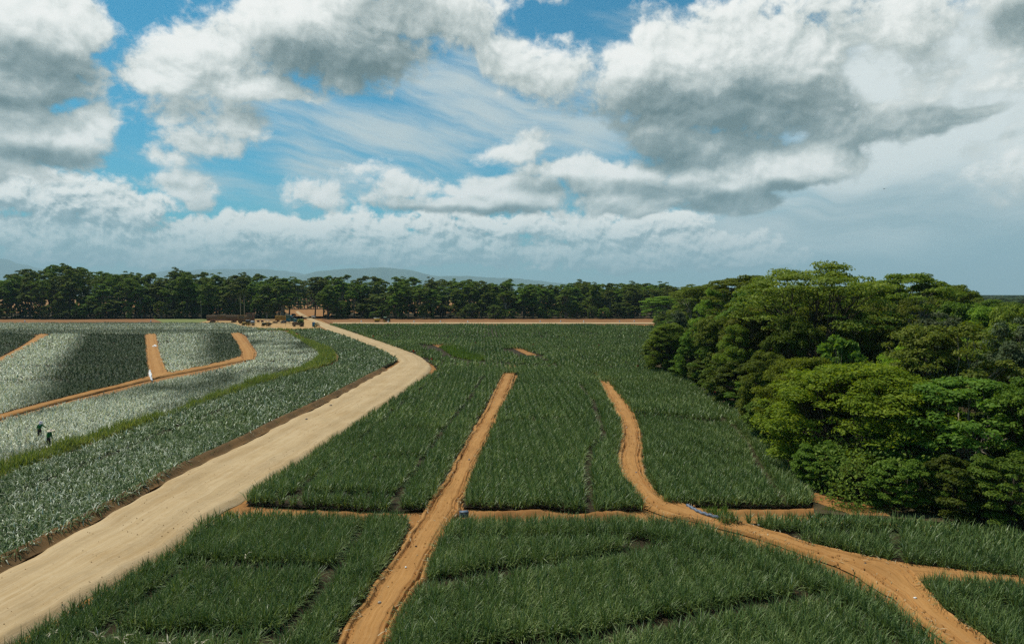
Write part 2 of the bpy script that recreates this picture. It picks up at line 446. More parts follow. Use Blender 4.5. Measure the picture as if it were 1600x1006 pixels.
def leaf_mat(name, stops, trans=0.3, rough=0.62, spec=0.14, hue=0.02, val=0.35, tcol=(1.3, 1.25, 0.55), tint=None, obj=True):
    """leaves: colour varies per leaf (random per island), per clump (noise) and per plant"""
    m, nt = new_mat(name)
    g = nt.node('ShaderNodeNewGeometry')
    tc = nt.node('ShaderNodeTexCoord').outputs['Object']
    big = nt.noise(tc, 0.55, 3, 0.6).outputs[0]
    huge = nt.noise(tc, 0.05, 2, 0.5).outputs[0]
    f = nt.mad(g.outputs['Random Per Island'], 0.62, nt.mad(big, 0.8, nt.mad(huge, 0.7, -0.56)))
    col = nt.ramp(f, stops)
    if tint is not None:
        at = nt.node('ShaderNodeAttribute', attribute_name='tint')
        f2 = nt.mad(g.outputs['Random Per Island'], 1.0, 0.0)
        pale = nt.mix(f2, tint[0], tint[1])
        col = nt.mix(at.outputs['Fac'], col, pale)
    if obj:
        oi = nt.node('ShaderNodeObjectInfo').outputs['Random']
        hs = nt.node('ShaderNodeHueSaturation'); nt.put(hs.inputs['Color'], col)
        nt.put(hs.inputs['Hue'], nt.mad(oi, hue * 2, 0.5 - hue)); nt.put(hs.inputs['Value'], nt.mad(oi, val * 2, 1 - val))
        col = hs.outputs[0]
    p = principled(nt, col, rough, spec)
    tr = nt.node('ShaderNodeBsdfTranslucent')
    nt.put(tr.inputs[0], nt.mix(1.0, col, tcol, 'MULTIPLY'))
    mx = nt.node('ShaderNodeMixShader'); mx.inputs[0].default_value = trans
    nt.t.links.new(p, mx.inputs[1]); nt.t.links.new(tr.outputs[0], mx.inputs[2])
    out(nt, mx.outputs[0])
    return m

M_PINE = leaf_mat("pineapple_leaf", [(0.0, (0.040, 0.076, 0.021)), (0.35, (0.086, 0.140, 0.038)), (0.68, (0.154, 0.216, 0.061)), (0.88, (0.25, 0.315, 0.115)), (1.0, (0.50, 0.52, 0.25))],
                  trans=0.18, rough=0.46, spec=0.26, tint=((0.42, 0.47, 0.31), (0.78, 0.80, 0.62)), obj=False)
M_PINE2 = leaf_mat("pineapple_leaf_old", [(0.0, (0.014, 0.028, 0.010)), (0.35, (0.028, 0.050, 0.017)), (0.7, (0.048, 0.078, 0.027)), (0.92, (0.085, 0.115, 0.048)), (1.0, (0.30, 0.31, 0.20))],
                  trans=0.12, rough=0.6, spec=0.14, tint=((0.50, 0.54, 0.40), (0.90, 0.91, 0.76)), obj=False)
M_PINE3 = leaf_mat("pineapple_leaf_streaky", [(0.0, (0.026, 0.055, 0.014)), (0.35, (0.048, 0.090, 0.022)), (0.7, (0.082, 0.132, 0.034)), (0.92, (0.135, 0.185, 0.06)), (1.0, (0.30, 0.33, 0.18))],
                  trans=0.14, rough=0.55, spec=0.18, tint=((0.42, 0.47, 0.33), (0.86, 0.88, 0.74)), obj=False)
M_GRASS = leaf_mat("tall_grass", [(0.0, (0.080, 0.122, 0.024)), (0.5, (0.165, 0.215, 0.048)), (0.9, (0.27, 0.30, 0.090)), (1.0, (0.40, 0.35, 0.15))], trans=0.35, rough=0.6, spec=0.2, obj=False)
M_WEED = leaf_mat("weeds", [(0.0, (0.05, 0.10, 0.012)), (0.6, (0.10, 0.17, 0.02)), (1.0, (0.18, 0.22, 0.05))], trans=0.35, rough=0.6, spec=0.2, obj=False)
M_DRY = leaf_mat("dry_straw", [(0.0, (0.30, 0.22, 0.11)), (1.0, (0.55, 0.48, 0.32))], trans=0.1, rough=0.8, spec=0.1, obj=False)
L_DOME = leaf_mat("leaves_yellow_green", [(0.0, (0.078, 0.135, 0.008)), (0.5, (0.172, 0.245, 0.014)), (1.0, (0.31, 0.37, 0.028))], trans=0.42)
L_MID = leaf_mat("leaves_mid_green", [(0.0, (0.068, 0.125, 0.011)), (0.5, (0.145, 0.215, 0.020)), (1.0, (0.26, 0.32, 0.042))], trans=0.40)
L_FRESH = leaf_mat("leaves_fresh_green", [(0.0, (0.056, 0.112, 0.012)), (0.5, (0.115, 0.200, 0.022)), (1.0, (0.21, 0.30, 0.05))], trans=0.42)
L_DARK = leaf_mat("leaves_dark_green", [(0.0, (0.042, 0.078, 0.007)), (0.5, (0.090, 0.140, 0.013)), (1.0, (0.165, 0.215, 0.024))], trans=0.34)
L_OLIVE = leaf_mat("leaves_olive", [(0.0, (0.066, 0.100, 0.010)), (0.5, (0.140, 0.182, 0.021)), (1.0, (0.26, 0.285, 0.052))], trans=0.38)
L_GREY = leaf_mat("leaves_grey_green", [(0.0, (0.040, 0.060, 0.022)), (0.5, (0.075, 0.100, 0.042)), (1.0, (0.15, 0.17, 0.09))], trans=0.25)
L_FAR = leaf_mat("leaves_far_belt", [(0.0, (0.048, 0.086, 0.008)), (0.5, (0.11, 0.165, 0.014)), (1.0, (0.23, 0.28, 0.026))], trans=0.36, val=0.30)

L_HORIZON = leaf_mat("leaves_far_forest", [(0.0, (0.016, 0.032, 0.010)), (0.5, (0.032, 0.056, 0.016)), (1.0, (0.06, 0.09, 0.025))], trans=0.15, obj=False)
def bark_mat(name, c1, c2):
    m, nt = new_mat(name)
    tc = nt.node('ShaderNodeTexCoord').outputs['Object']
    n = nt.noise(nt.v('MULTIPLY', tc, (1, 1, 0.25)), 6.0, 5, 0.65).outputs[0]
    out(nt, principled(nt, nt.mix(nt.step(n, 0.35, 0.65), c1, c2), 0.9, 0.15, 0, n, 0.6, 0.05))
    return m
B_DARK = bark_mat("bark_dark", (0.045, 0.035, 0.025), (0.09, 0.07, 0.05))
B_PALE = bark_mat("bark_pale", (0.20, 0.17, 0.13), (0.32, 0.28, 0.22))
# ------------------------------------------------------------------ ground, road and tracks
def grid_mesh(name, xs, ys, zf, mat):
    X, Y = np.meshgrid(xs, ys)
    V = np.stack([X.ravel(), Y.ravel(), zf(X.ravel(), Y.ravel())], 1)
    nx = len(xs); i = np.arange((len(ys) - 1) * nx).reshape(-1, nx)[:, :-1].ravel()
    return mesh_data(name, V, np.stack([i, i + 1, i + nx + 1, i + nx], 1), mats=(mat,), smooth=True)

def ground_z(x, y):
    near = np.clip((160 - np.hypot(x, y)) / 100, 0, 1)
    return -0.30 + near * (0.10 * (fbm(x * 0.5, y * 0.5, 3, 2) - 0.5) + 0.07 * (fbm(x * 2.4, y * 2.4, 2, 5) - 0.5)) - (1 - near) * 0.02

gx = np.concatenate([[-45000, -15000, -5000, -2000, -900, -500, -300], np.arange(-160, 160.1, 0.8), [300, 500, 900, 2000, 5000, 15000, 45000]])
gy = np.concatenate([[-6000, -1500, -300, -60], np.arange(8, 150.1, 0.8), [160, 180, 210, 250, 300, 400, 550, 800, 1300, 3000, 8000, 20000, 50000]])
g = link("ground", grid_mesh("ground", gx, gy, ground_z, M_SOIL)); tag(g, "bare orange soil of the plantation floor", kind="structure")

def resample(P, n):
    P = np.asarray(P, float); d = np.r_[0, np.cumsum(np.hypot(*np.diff(P, axis=0).T))]
    t = np.linspace(0, d[-1], n)
    return np.stack([np.interp(t, d, P[:, k]) for k in range(2)], 1), d[-1]

def smooth(P, it=2):
    P = np.asarray(P, float)
    for _ in range(it):
        Q = 0.75 * P[:-1] + 0.25 * P[1:]; S_ = 0.25 * P[:-1] + 0.75 * P[1:]
        P = np.concatenate([P[:1], np.stack([Q, S_], 1).reshape(-1, 2), P[-1:]])
    return P

def ribbon(name, left, right, mat, prof, step=0.5, m=18, smo=2, kind="structure", label=None):
    """strip between two ground polylines; prof(u, along, x, y) gives the height"""
    L = smooth(left, smo); Rr = smooth(right, smo)
    _, l1 = resample(L, 2); _, l2 = resample(Rr, 2)
    n = int(min(1400, max(8, max(l1, l2) / step)))
    L, _ = resample(L, n); Rr, _ = resample(Rr, n)
    w_ = np.hypot(*(L - Rr).T); dv = (Rr - L) / (w_[:, None] + 1e-6)
    rag = np.minimum(w_ * 0.09, 0.34)
    L = L + dv * (rag * (fbm(L[:, 0] * .55, L[:, 1] * .55, 3, 71) - 0.5) * 2.4)[:, None]; Rr = Rr + dv * (rag * (fbm(Rr[:, 0] * .55, Rr[:, 1] * .55, 3, 81) - 0.5) * 2.4)[:, None]
    u = np.linspace(0, 1, m)
    XY = L[:, None, :] * (1 - u)[None, :, None] + Rr[:, None, :] * u[None, :, None]
    mid = XY[:, m // 2]; s = np.r_[0, np.cumsum(np.hypot(*np.diff(mid, axis=0).T))]
    U = np.broadcast_to(u, (n, m)); Sg = np.broadcast_to(s[:, None], (n, m))
    Z = prof(U, Sg, XY[..., 0], XY[..., 1])
    V = np.concatenate([XY, Z[..., None]], 2).reshape(-1, 3)
    i = np.arange((n - 1) * m).reshape(-1, m)[:, :-1].ravel()
    Q = np.stack([i, i + m, i + m + 1, i + 1], 1)
    nrm_ = np.cross(V[Q[:, 1]] - V[Q[:, 0]], V[Q[:, 3]] - V[Q[:, 0]])
    if nrm_[:, 2].mean() < 0: Q = Q[:, ::-1]
    o = link(name, mesh_data(name, V, Q, mats=(mat,), smooth=True, uv=np.stack([U.ravel(), Sg.ravel()], 1)))
    tag(o, label, kind=kind)
    return o

def track_prof(u, s, x, y):
    edge = np.minimum(u, 1 - u)
    z = 0.0 + 0.10 * (fbm(x * 1.1, y * 1.1, 4, 9) - 0.5) + 0.07 * (fbm(x * 5.0, y * 5.0, 2, 19) - 0.5)
    for c, w, d in ((0.20, 0.035, 0.20), (0.84, 0.03, 0.22), (0.74, 0.025, 0.12), (0.28, 0.025, 0.09)):
        cc = c + 0.05 * (vnoise(s * 0.09, s * 0 + c * 9, 4) - 0.5) * 2
        k = np.exp(-((u - cc) / w) ** 2)
        z = z - d * k * (0.55 + 0.9 * vnoise(s * 0.5, u * 3, 6)) + 0.35 * d * np.exp(-((np.abs(u - cc) - w * 1.7) / (w * .7)) ** 2) * vnoise(s * 2.5, u * 14, 8) * 1.6
    return z - 0.22 * np.clip((0.06 - edge) / 0.06, 0, 1)

def road_prof(u, s, x, y):
    edge = np.minimum(u, 1 - u)
    z = 0.06 + 0.10 * (1 - (2 * u - 1) ** 2) + 0.03 * (fbm(x * 0.9, y * 0.9, 3, 4) - 0.5)
    return z - 0.34 * np.clip((0.05 - edge) / 0.05, 0, 1)

def PX(pts, z=0.0): return [G(p[0], p[1], p[2] if len(p) > 2 else z) for p in pts]

ROAD_L = PX([(-260, 1040), (-120, 965), (0, 893), (95, 844), (191, 790), (264, 748), (318, 722), (400, 683), (440, 661), (505, 631), (580, 590), (618, 570), (626, 563), (612, 553), (598, 547), (580, 540), (542, 525), (505, 512), (490, 503), (478, 497), (466, 491), (462, 487)])
ROAD_R = PX([(-60, 1140), (-40, 1030), (62, 975), (172, 907), (275, 852), (325, 806), (390, 770), (494, 703), (556, 661), (631, 613), (672, 581), (675, 572), (665, 562), (650, 553), (602, 536), (575, 527), (530, 512), (510, 505), (492, 499), (480, 494), (472, 490), (466, 486)])
ribbon("road", ROAD_L, ROAD_R, M_ROAD, road_prof, 0.6, 20, 2, label="pale tan gravel road curving between the pineapple fields")

T1_L = PX([(480, 1090), (516, 1010), (541, 968), (583, 909), (621, 859), (648, 815), (669, 785), (691, 752), (712, 715), (733, 679), (760, 634), (781, 590), (788, 578), (790, 570)])
T1_R = PX([(560, 1100), (604, 1010), (623, 965), (648, 927), (668, 890), (694, 833), (716, 800), (728, 770), (742, 735), (760, 696), (785, 640), (800, 604), (806, 579), (808, 570)])
ribbon("farm_track", T1_L, T1_R, M_TRACK, track_prof, 0.35, 40, 1, label="straight orange dirt track with tyre ruts between two dark fields")
T2_L = PX([(928, 575), (932, 587), (944, 612), (956, 634), (969, 656), (972, 671), (970, 690), (962, 712), (965, 731), (975, 752), (994, 771), (1006, 790), (1040, 803), (1087, 810), (1131, 822), (1194, 838), (1281, 868), (1337, 894), (1386, 920), (1412, 946), (1450, 973), (1495, 1010), (1560, 1070)])
T2_R = PX([(940, 573), (953, 590), (975, 617), (993, 643), (1003, 671), (1006, 715), (1010, 742), (1026, 764), (1045, 779), (1070, 786), (1110, 797), (1150, 812), (1199, 826), (1281, 853), (1337, 865), (1400, 876), (1432, 890), (1440, 910), (1476, 951), (1517, 981), (1551, 1003), (1640, 1060)])
ribbon("farm_track", T2_L, T2_R, M_TRACK, track_prof, 0.35, 40, 2, label="winding orange dirt track running from far fields to the lower corner")
ribbon("farm_track", PX([(1330, 862), (1400, 876), (1487, 887), (1600, 899), (1760, 918)]), PX([(1420, 905), (1450, 898), (1502, 903), (1600, 908), (1760, 930)]), M_TRACK, lambda u, s, x, y: track_prof(u, s, x, y) - 0.012, 0.4, 16, 1, label="narrow orange side track squeezed between two fields")
ribbon("farm_track", PX([(-260, 655), (0, 567), (40, 548), (75, 522)]), PX([(-240, 640), (0, 559), (35, 540), (62, 521)]), M_TRACK, track_prof, 0.7, 16, 1, label="orange dirt track slanting past the silvery field")
ribbon("farm_track", PX([(-260, 731), (0, 652), (97, 625.3), (188, 603), (233, 592), (265, 584.5), (300, 578.5), (340, 570.5), (380, 562)]), PX([(-260, 722), (0, 646), (97, 621), (188, 600), (233, 587), (262, 580), (300, 574), (340, 566), (375, 556)]), M_TRACK, track_prof, 0.7, 16, 1, label="orange dirt track along the lower edge of the silvery plots")
ribbon("farm_track", PX([(228, 521), (230, 555), (234, 592)]), PX([(243, 521), (249, 550), (264, 584)]), M_TRACK, track_prof, 0.6, 20, 1, label="short rutted orange track between two silvery plots")
ribbon("farm_track", PX([(360, 520), (366, 527), (379, 548), (381, 563)]), PX([(374, 519), (380, 527), (391, 541), (398, 550), (396, 561), (376, 566)][:5]), M_TRACK, track_prof, 0.6, 16, 1, label="short orange track bending beside the silver plot")

# the rough headland of piled soil across the middle
def head_prof(u, s, x, y):
    b = np.sin(np.clip(u, 0, 1) * math.pi)
    return -0.36 + np.clip(np.minimum(s, s.max() - s) / 1.5, 0, 1) * (0.60 * b * (-0.15 + 1.25 * fbm(x * 0.6, y * 0.6, 3, 12)) + 0.34 * b * (fbm(x * 2.2, y * 2.2, 4, 3) - 0.5))
ribbon("soil_ridge", PX([(716, 795), (760, 793), (850, 794), (930, 797), (1003, 796)]), PX([(706, 806), (760, 805), (850, 806), (930, 806), (1012, 806)]), M_SOIL, head_prof, 0.3, 14, 1, label="low ridge of loose orange soil along the field end")
ribbon("soil_ridge", PX([(440, 792), (520, 794), (600, 797), (656, 796)]), PX([(440, 800), (520, 803), (600, 806), (650, 806)]), M_SOIL, head_prof, 0.3, 12, 1, label="low ridge of loose orange soil beside the straight track")
ribbon("soil_ridge", PX([(1050, 785), (1131, 791), (1200, 791), (1275, 789), (1310, 790)]), PX([(1085, 797), (1131, 800), (1200, 799), (1275, 799), (1310, 798)]), M_SOIL, lambda u, s, x, y: head_prof(u, s, x, y) * .5 - .1, 0.3, 12, 1, label="low ridge of loose orange soil behind the green weeds")

# dark earth bank on the far side of the road
def offset_line(P, d):
    P = np.asarray(P, float); t = np.gradient(P, axis=0); t /= np.linalg.norm(t, axis=1)[:, None]
    return P + np.stack([-t[:, 1], t[:, 0]], 1) * d
BL = smooth(ROAD_L, 2)
_k = [i for i, p in enumerate(BL) if p[1] < 135]
BL = BL[: _k[-1]]
def bank_prof(u, s, x, y):
    b = np.clip(u / 0.75, 0, 1)
    return -0.06 + 0.42 * (b * b * (3 - 2 * b)) - 0.35 * np.clip((u - 0.85) / 0.15, 0, 1) + 0.16 * (fbm(x * 1.5, y * 1.5, 4, 21) - 0.5) * np.clip(u * 5, 0, 1)
ribbon("earth_bank", offset_line(BL, -0.05), offset_line(BL, 1.25), M_BANK, bank_prof, 0.35, 10, 0, label="low dark earth bank between the gravel road and the silvery field")

# far strips
def flat(name, pts, mat, z, label=None, sub=1):
    P = np.asarray(PX(pts), float)
    V = np.c_[P, np.full(len(P), z)]
    c = V.mean(0); V = np.concatenate([V, [c]]); n = len(P)
    area = sum(P[i][0] * P[(i + 1) % n][1] - P[(i + 1) % n][0] * P[i][1] for i in range(n))
    T = [(i, (i + 1) % n, n) if area > 0 else ((i + 1) % n, i, n) for i in range(n)]
    o = link(name, mesh_data(name, V, None, T, mats=(mat,))); tag(o, label, kind="structure"); return o
flat("ploughed_field", [(515, 505.4), (1080, 505.4), (1060, 497), (900, 497.5), (700, 498), (500, 497.5)], M_PLOUGH, -0.08, "bare ploughed orange strip in front of the distant tree belt")
flat("sandy_verge", [(520, 505.4), (1040, 505.6), (1040, 503.6), (520, 503.4)], M_ROAD, -0.05, "thin pale sandy verge below the ploughed strip")
flat("ploughed_field", [(-200, 505), (260, 503.5), (250, 498), (120, 499), (-200, 500)], M_PLOUGH, -0.08, "bare ploughed reddish strip beyond the silvery plots")
flat("forest_floor", [(-300, 497.6), (1100, 497.0), (1080, 489), (520, 489), (512, 497), (440, 497.2), (452, 489), (-300, 489)][:3] + [(520, 489), (512, 496.8)], M_LITTER, -0.09, "dark leaf litter under the distant belt beyond the road")
flat("forest_floor", [(-300, 498.8), (446, 497.4), (452, 489), (-300, 489)], M_LITTER, -0.09, "dark leaf litter under the distant belt behind the silvery fields")
flat("pasture", [(255, 504), (470, 503), (474, 498), (240, 498)], M_PASTURE, -0.075, "pale green grass strip behind the farm trailers")
flat("yard", [(310, 504), (372, 508), (400, 514), (500, 516), (492, 500), (440, 498), (330, 499.5)], M_YARD, -0.06, "sandy yard where the trailers and tractors are parked")
flat("forest_floor", [(1050, 790), (1272, 800), (1700, 830), (3000, 800), (2200, 505), (1060, 503), (1035, 530), (1022, 577), (1075, 595), (1115, 620), (1155, 650), (1195, 690), (1228, 725), (1270, 775)][1:], M_LITTER, -0.045, "dark leaf litter under the trees")
flat("verge", [(1258, 778), (1330, 803), (1390, 805), (1400, 790), (1330, 780), (1275, 768)], M_SOIL, -0.03, "orange soil patch at the foot of the woodland")

flat("bare_soil", [(672, 536.5), (700, 536.5), (706, 542), (684, 542)], M_SOIL, -0.06, "small bare orange patch above the green grass in the middle field")
flat("bare_soil", [(796, 541), (806, 541), (840, 554.5), (824, 554.5)], M_SOIL, -0.06, "short bare orange strip in the middle of the middle field")
# mountains far away
def ridge(name, pts, Y, depth, label):
    xs = np.linspace(pts[0][0], pts[-1][0], 160)
    top = np.interp(xs, [p[0] for p in pts], [p[1] for p in pts])
    X = (xs - 800) / F * Y
    H = np.array([Zat(t, Y) for t in top])
    H = np.maximum(H + (fbm(xs * 0.03, xs * 0 + Y * .001, 5, 3) - 0.5) * 0.10 * H.max(), -5)
    rows = []
    for k, (dy, hf) in enumerate(((-depth, 0), (-depth * .5, 0.45), (-depth * .2, .82), (0, 1.0), (depth * .4, .6), (depth, 0))):
        h = H * hf * (1 + (0.0 if hf in (0, 1) else 1) * (fbm(xs * .05, xs * 0 + k * 3, 4, 7) - 0.5) * 0.5) - (3 if hf == 0 else 0)
        rows.append(np.stack([X, np.full_like(X, Y + dy), h], 1))
    V = np.concatenate(rows); n = len(xs); i = np.arange(5 * n).reshape(5, n)[:, :-1].ravel()
    o = link(name, mesh_data(name, V, np.stack([i, i + 1, i + n + 1, i + n], 1), mats=(M_HILL,), smooth=True)); tag(o, label, kind="structure")
m_, nt_ = new_mat("hill_forest"); tc_ = nt_.node('ShaderNodeTexCoord').outputs['Object']
nn_ = nt_.noise(tc_, 0.004, 5, 0.6).outputs[0]
out(nt_, principled(nt_, nt_.mix(nn_, (0.03, 0.055, 0.02), (0.07, 0.10, 0.03)), 0.9, 0.1)); M_HILL = m_
ridge("mountains", [(380, 440), (440, 436), (500, 424), (545, 420), (600, 418), (640, 421), (680, 431), (740, 432), (800, 434), (900, 445), (1000, 462)], 19000, 2500, "faint blue mountain ridge behind the middle of the tree belt")
ridge("mountains", [(-500, 430), (-200, 405), (-60, 396), (20, 408), (60, 418), (110, 428), (200, 428), (320, 421), (420, 420), (470, 426), (520, 445), (560, 462)], 24000, 3000, "paler blue mountain ridge rising behind the trees at the far end")
# ------------------------------------------------------------------ crops
def inside(poly_, x, y):
    n = len(poly_); r = np.zeros(len(x), bool); j = n - 1
    for i in range(n):
        xi, yi = poly_[i]; xj, yj = poly_[j]
        if yi != yj:
            c = ((yi > y) != (yj > y)) & (x < (xj - xi) * (y - yi) / (yj - yi) + xi)
            r ^= c
        j = i
    return r

def dist_line(P, x, y):
    d = np.full(len(x), 1e9)
    for (x0, y0), (x1, y1) in zip(P[:-1], P[1:]):
        dx, dy = x1 - x0, y1 - y0; L = dx * dx + dy * dy + 1e-9
        t = np.clip(((x - x0) * dx + (y - y0) * dy) / L, 0, 1)
        d = np.minimum(d, np.hypot(x - x0 - t * dx, y - y0 - t * dy))
    return d

def blades(x, y, z, az_, L, w, e0, droop, tint, two=True):
    """arched leaves as two quads each. All inputs per leaf."""
    n = len(x)
    ca, sa = np.cos(az_), np.sin(az_)
    e1 = e0 - droop
    s1 = L * 0.55; s2 = L * 0.45
    r1 = s1 * np.cos(e0); z1 = s1 * np.sin(e0)
    r2 = r1 + s2 * np.cos(e1); z2 = z1 + s2 * np.sin(e1)
    V = np.zeros((n, 6, 3), np.float32)
    for k, (r, h, ww) in enumerate(((0.02, 0, 0.75), (r1, z1, 1.0), (r2, z2, 0.12))):
        cx_, cy_ = x + r * ca, y + r * sa
        V[:, 2 * k, 0] = cx_ - sa * w * ww / 2; V[:, 2 * k, 1] = cy_ + ca * w * ww / 2; V[:, 2 * k, 2] = z + h
        V[:, 2 * k + 1, 0] = cx_ + sa * w * ww / 2; V[:, 2 * k + 1, 1] = cy_ - ca * w * ww / 2; V[:, 2 * k + 1, 2] = z + h
    b = np.arange(n)[:, None] * 6
    Q = np.concatenate([b + np.array([[0, 1, 3, 2]]), b + np.array([[2, 3, 5, 4]])])
    return V.reshape(-1, 3), Q, np.concatenate([tint, tint])

BANDS = [  # dist0, dist1, spacing, leaves, width, length
    (0, 44, 0.28, 17, 0.034, 0.90),
    (44, 75, 0.36, 14, 0.050, 0.92),
    (75, 130, 0.52, 12, 0.082, 0.95),
    (130, 220, 0.85, 10, 0.15, 1.0),
    (220, 460, 1.35, 9, 0.28, 1.1)]

from mathutils.geometry import tessellate_polygon
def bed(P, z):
    """ground sheet under one plot, coloured dark for the shade between its plants"""
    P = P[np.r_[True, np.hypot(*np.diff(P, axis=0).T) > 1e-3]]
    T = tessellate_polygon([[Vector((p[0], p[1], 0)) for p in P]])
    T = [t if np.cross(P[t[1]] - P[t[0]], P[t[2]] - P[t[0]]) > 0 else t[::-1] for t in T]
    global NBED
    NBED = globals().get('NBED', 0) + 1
    o = link("field_shade", mesh_data("field_shade", np.c_[P, np.full(len(P), z + NBED * 0.0006)], None, T, mats=(M_BED_SHADE,)))
    tag(o, "soil between the planted rows, leaf shade put into its dark colour", kind="structure")

def crop(name, pts, gaps=(), label=None, style='green', rowdir=0.04, tintf=None, mat=None, bands=BANDS, hscale=1.0, z0=-0.13, dens=1.0, zf=None):
    P = np.array(PX(pts))
    lo, hi = P.min(0), P.max(0)
    gl = [(np.array(PX(g[0], 0.85 * hscale)), g[1]) for g in gaps]
    Vs, Qs, Ts = [], [], []; nV = 0
    for d0, d1, sp, nl, w, L in bands:
        sp = sp / math.sqrt(dens)
        c, s = math.cos(rowdir), math.sin(rowdir)
        cx0 = (lo + hi) / 2; rad = np.hypot(*(hi - lo)) / 2 + 2
        a = np.arange(-rad, rad, sp)
        A, B = np.meshgrid(a, a)
        A = A.ravel(); B = B.ravel()
        X = cx0[0] + A * c - B * s; Y = cx0[1] + A * s + B * c
        dd = np.hypot(X, Y)
        k = k0 = (dd >= d0) & (dd < d1) & (X > lo[0] - 1) & (X < hi[0] + 1) & (Y > lo[1] - 1) & (Y < hi[1] + 1) & (np.abs(X) < 0.90 * Y + 14) & (Y > 15)
        X, Y = X[k], Y[k]
        if not len(X): continue
        Ak = A[k0]
        X = X + rng.normal(0, sp * 0.18, len(X)); Y = Y + rng.normal(0, sp * 0.22, len(X))
        k = inside(P, X, Y)
        hs = np.ones(len(X))
        for g_, gw in gl:
            dl = dist_line(g_, X, Y)
            k &= dl > gw * (0.75 + 0.5 * vnoise(X * 0.8, Y * 0.8, 5))
            hs *= 1 + 0.10 * np.exp(-((dl - gw * 1.8) / (gw * 1.2)) ** 2)
        hs *= 1 - 0.24 * (np.cos(Ak * 2 * math.pi / 1.25) > 0.55)
        X, Y, hs = X[k], Y[k], hs[k]
        n = len(X)
        if not n: continue
        H = (0.84 + 0.20 * fbm(X * 0.10, Y * 0.10, 3, 31) + 0.16 * fbm(X * 0.55, Y * 0.55, 2, 33)) * rng.uniform(0.86, 1.14, n) * hs * hscale
        if mat is M_GRASS:
            gq = fbm(X * 0.35, Y * 0.35, 3, 61); H = H * (0.35 + 1.3 * gq)
        T = tintf(X, Y) if tintf is not None else np.zeros(n)
        i = np.repeat(np.arange(n), nl); m = len(i); kk = np.tile(np.arange(nl), n)
        azl = kk * 2.39996 + np.repeat(rng.uniform(0, 6.28, n), nl) + rng.normal(0, 0.25, m)
        u = (kk + 0.5) / nl
        if style == 'green':
            e0 = R(86) - u * R(42) + rng.normal(0, R(6), m); dr = R(6) + u * R(46) + rng.normal(0, R(10), m)
            Ls = L * H[i] * (1.0 - 0.10 * u) * rng.uniform(0.82, 1.12, m)
            t = np.where(rng.random(m) < 0.012, 0.55, 0.0)
        elif style == 'silver':
            e0 = R(70) - u * R(55) + rng.normal(0, R(9), m); dr = R(15) + u * R(55) + rng.normal(0, R(14), m)
            Ls = L * H[i] * 0.82 * rng.uniform(0.8, 1.15, m)
            t = np.clip(T[i] * rng.uniform(0.25, 1.25, m), 0, 1)
        else:  # flattened, streaky
            e0 = R(60) - u * R(58) + rng.normal(0, R(12), m); dr = R(30) + u * R(60) + rng.normal(0, R(18), m)
            Ls = L * H[i] * 0.86 * rng.uniform(0.75, 1.2, m)
            t = np.where(rng.random(m) < T[i], rng.uniform(0.45, 1.0, m), 0.0)
        ww = w * rng.uniform(0.75, 1.25, m)
        zz = np.full(m, z0) if zf is None else zf(X[i], Y[i])
        V, Q, tt = blades(X[i], Y[i], zz, azl, Ls, ww, e0, dr, t)
        Vs.append(V); Qs.append(Q + nV); Ts.append(tt); nV += len(V)
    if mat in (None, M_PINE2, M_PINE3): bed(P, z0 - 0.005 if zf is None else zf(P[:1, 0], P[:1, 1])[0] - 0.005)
    me = mesh_data(name, np.concatenate(Vs), np.concatenate(Qs), mats=(mat or M_PINE,), attrs={"tint": np.concatenate(Ts)})
    o = link(name, me); tag(o, label, kind="stuff")
    return o

Z = 0.8   # canopy height used for edges that are seen from behind the leaves
W0 = 0.33
M_BED_SHADE = soil_mat('bed_shade', (0.036, 0.026, 0.013), (0.026, 0.020, 0.010), (0.07, 0.045, 0.02))  # orange soil painted near black to imitate leaf shade in the seams
PLOT_A = [(-170, 1100, 0), (-60, 1045, .5), (62, 968, .6), (172, 902, .6), (275, 847, .6), (318, 806, .6), (350, 788, .8), (450, 789, .8), (560, 794, .8), (640, 799, .4), (637, 818), (620, 856), (582, 907), (540, 968), (514, 1010), (470, 1110)]
crop("pineapple_crop", PLOT_A, [([(303, 857), (175, 944), (94, 997), (20, 1050)], W0), ([(565, 806), (556, 822), (520, 870), (500, 900), (437, 962), (400, 1008), (360, 1060)], W0 + .04), ([(297, 858), (400, 861), (525, 866)], 0.71), ([(170, 961), (300, 964), (437, 964)], 0.56)],
     "dark green pineapple plants between the gravel road and the straight track, nearest block", rowdir=0.04)
PLOT_B = [(560, 1120), (600, 1010, .4), (623, 960, .4), (646, 925, .4), (667, 886, .4), (692, 830, .4), (712, 806, .4), (740, 798, .8), (850, 798, .8), (912, 796, .8), (990, 796, .8), (1050, 801, .8), (1087, 805, .8), (1131, 819, .8), (1194, 836, .8), (1281, 865, .8), (1337, 891, .8), (1386, 917, .8), (1412, 942, .8), (1450, 970, .8), (1497, 1008, .8), (1580, 1075, .8)]
crop("pineapple_crop", PLOT_B, [([(669, 889), (744, 875), (830, 864), (900, 857), (960, 847), (1011, 832)], 0.68), ([(700, 1000), (775, 988), (900, 972), (1000, 955), (1112, 932), (1225, 913), (1280, 906)], 0.65), ([(1008, 822), (1060, 838), (1112, 853), (1210, 883), (1285, 906), (1345, 940), (1394, 973), (1430, 1004), (1500, 1060)], W0), ([(706, 822), (800, 822), (900, 821), (1008, 824)], 0.56)],
     "dark green pineapple plants between the straight track and the winding track, nearest block", rowdir=0.04)
PLOT_C = [(384, 784), (445, 788), (520, 791), (612, 796), (664, 793), (672, 782), (691, 751), (712, 714), (731, 680), (759, 633), (784, 586), (786, 576, .8), (740, 573, .8), (682, 573, .8), (675, 579, .7), (631, 607, .7), (556, 655, .7), (494, 696, .7), (400, 752, .7), (388, 764, .6)]
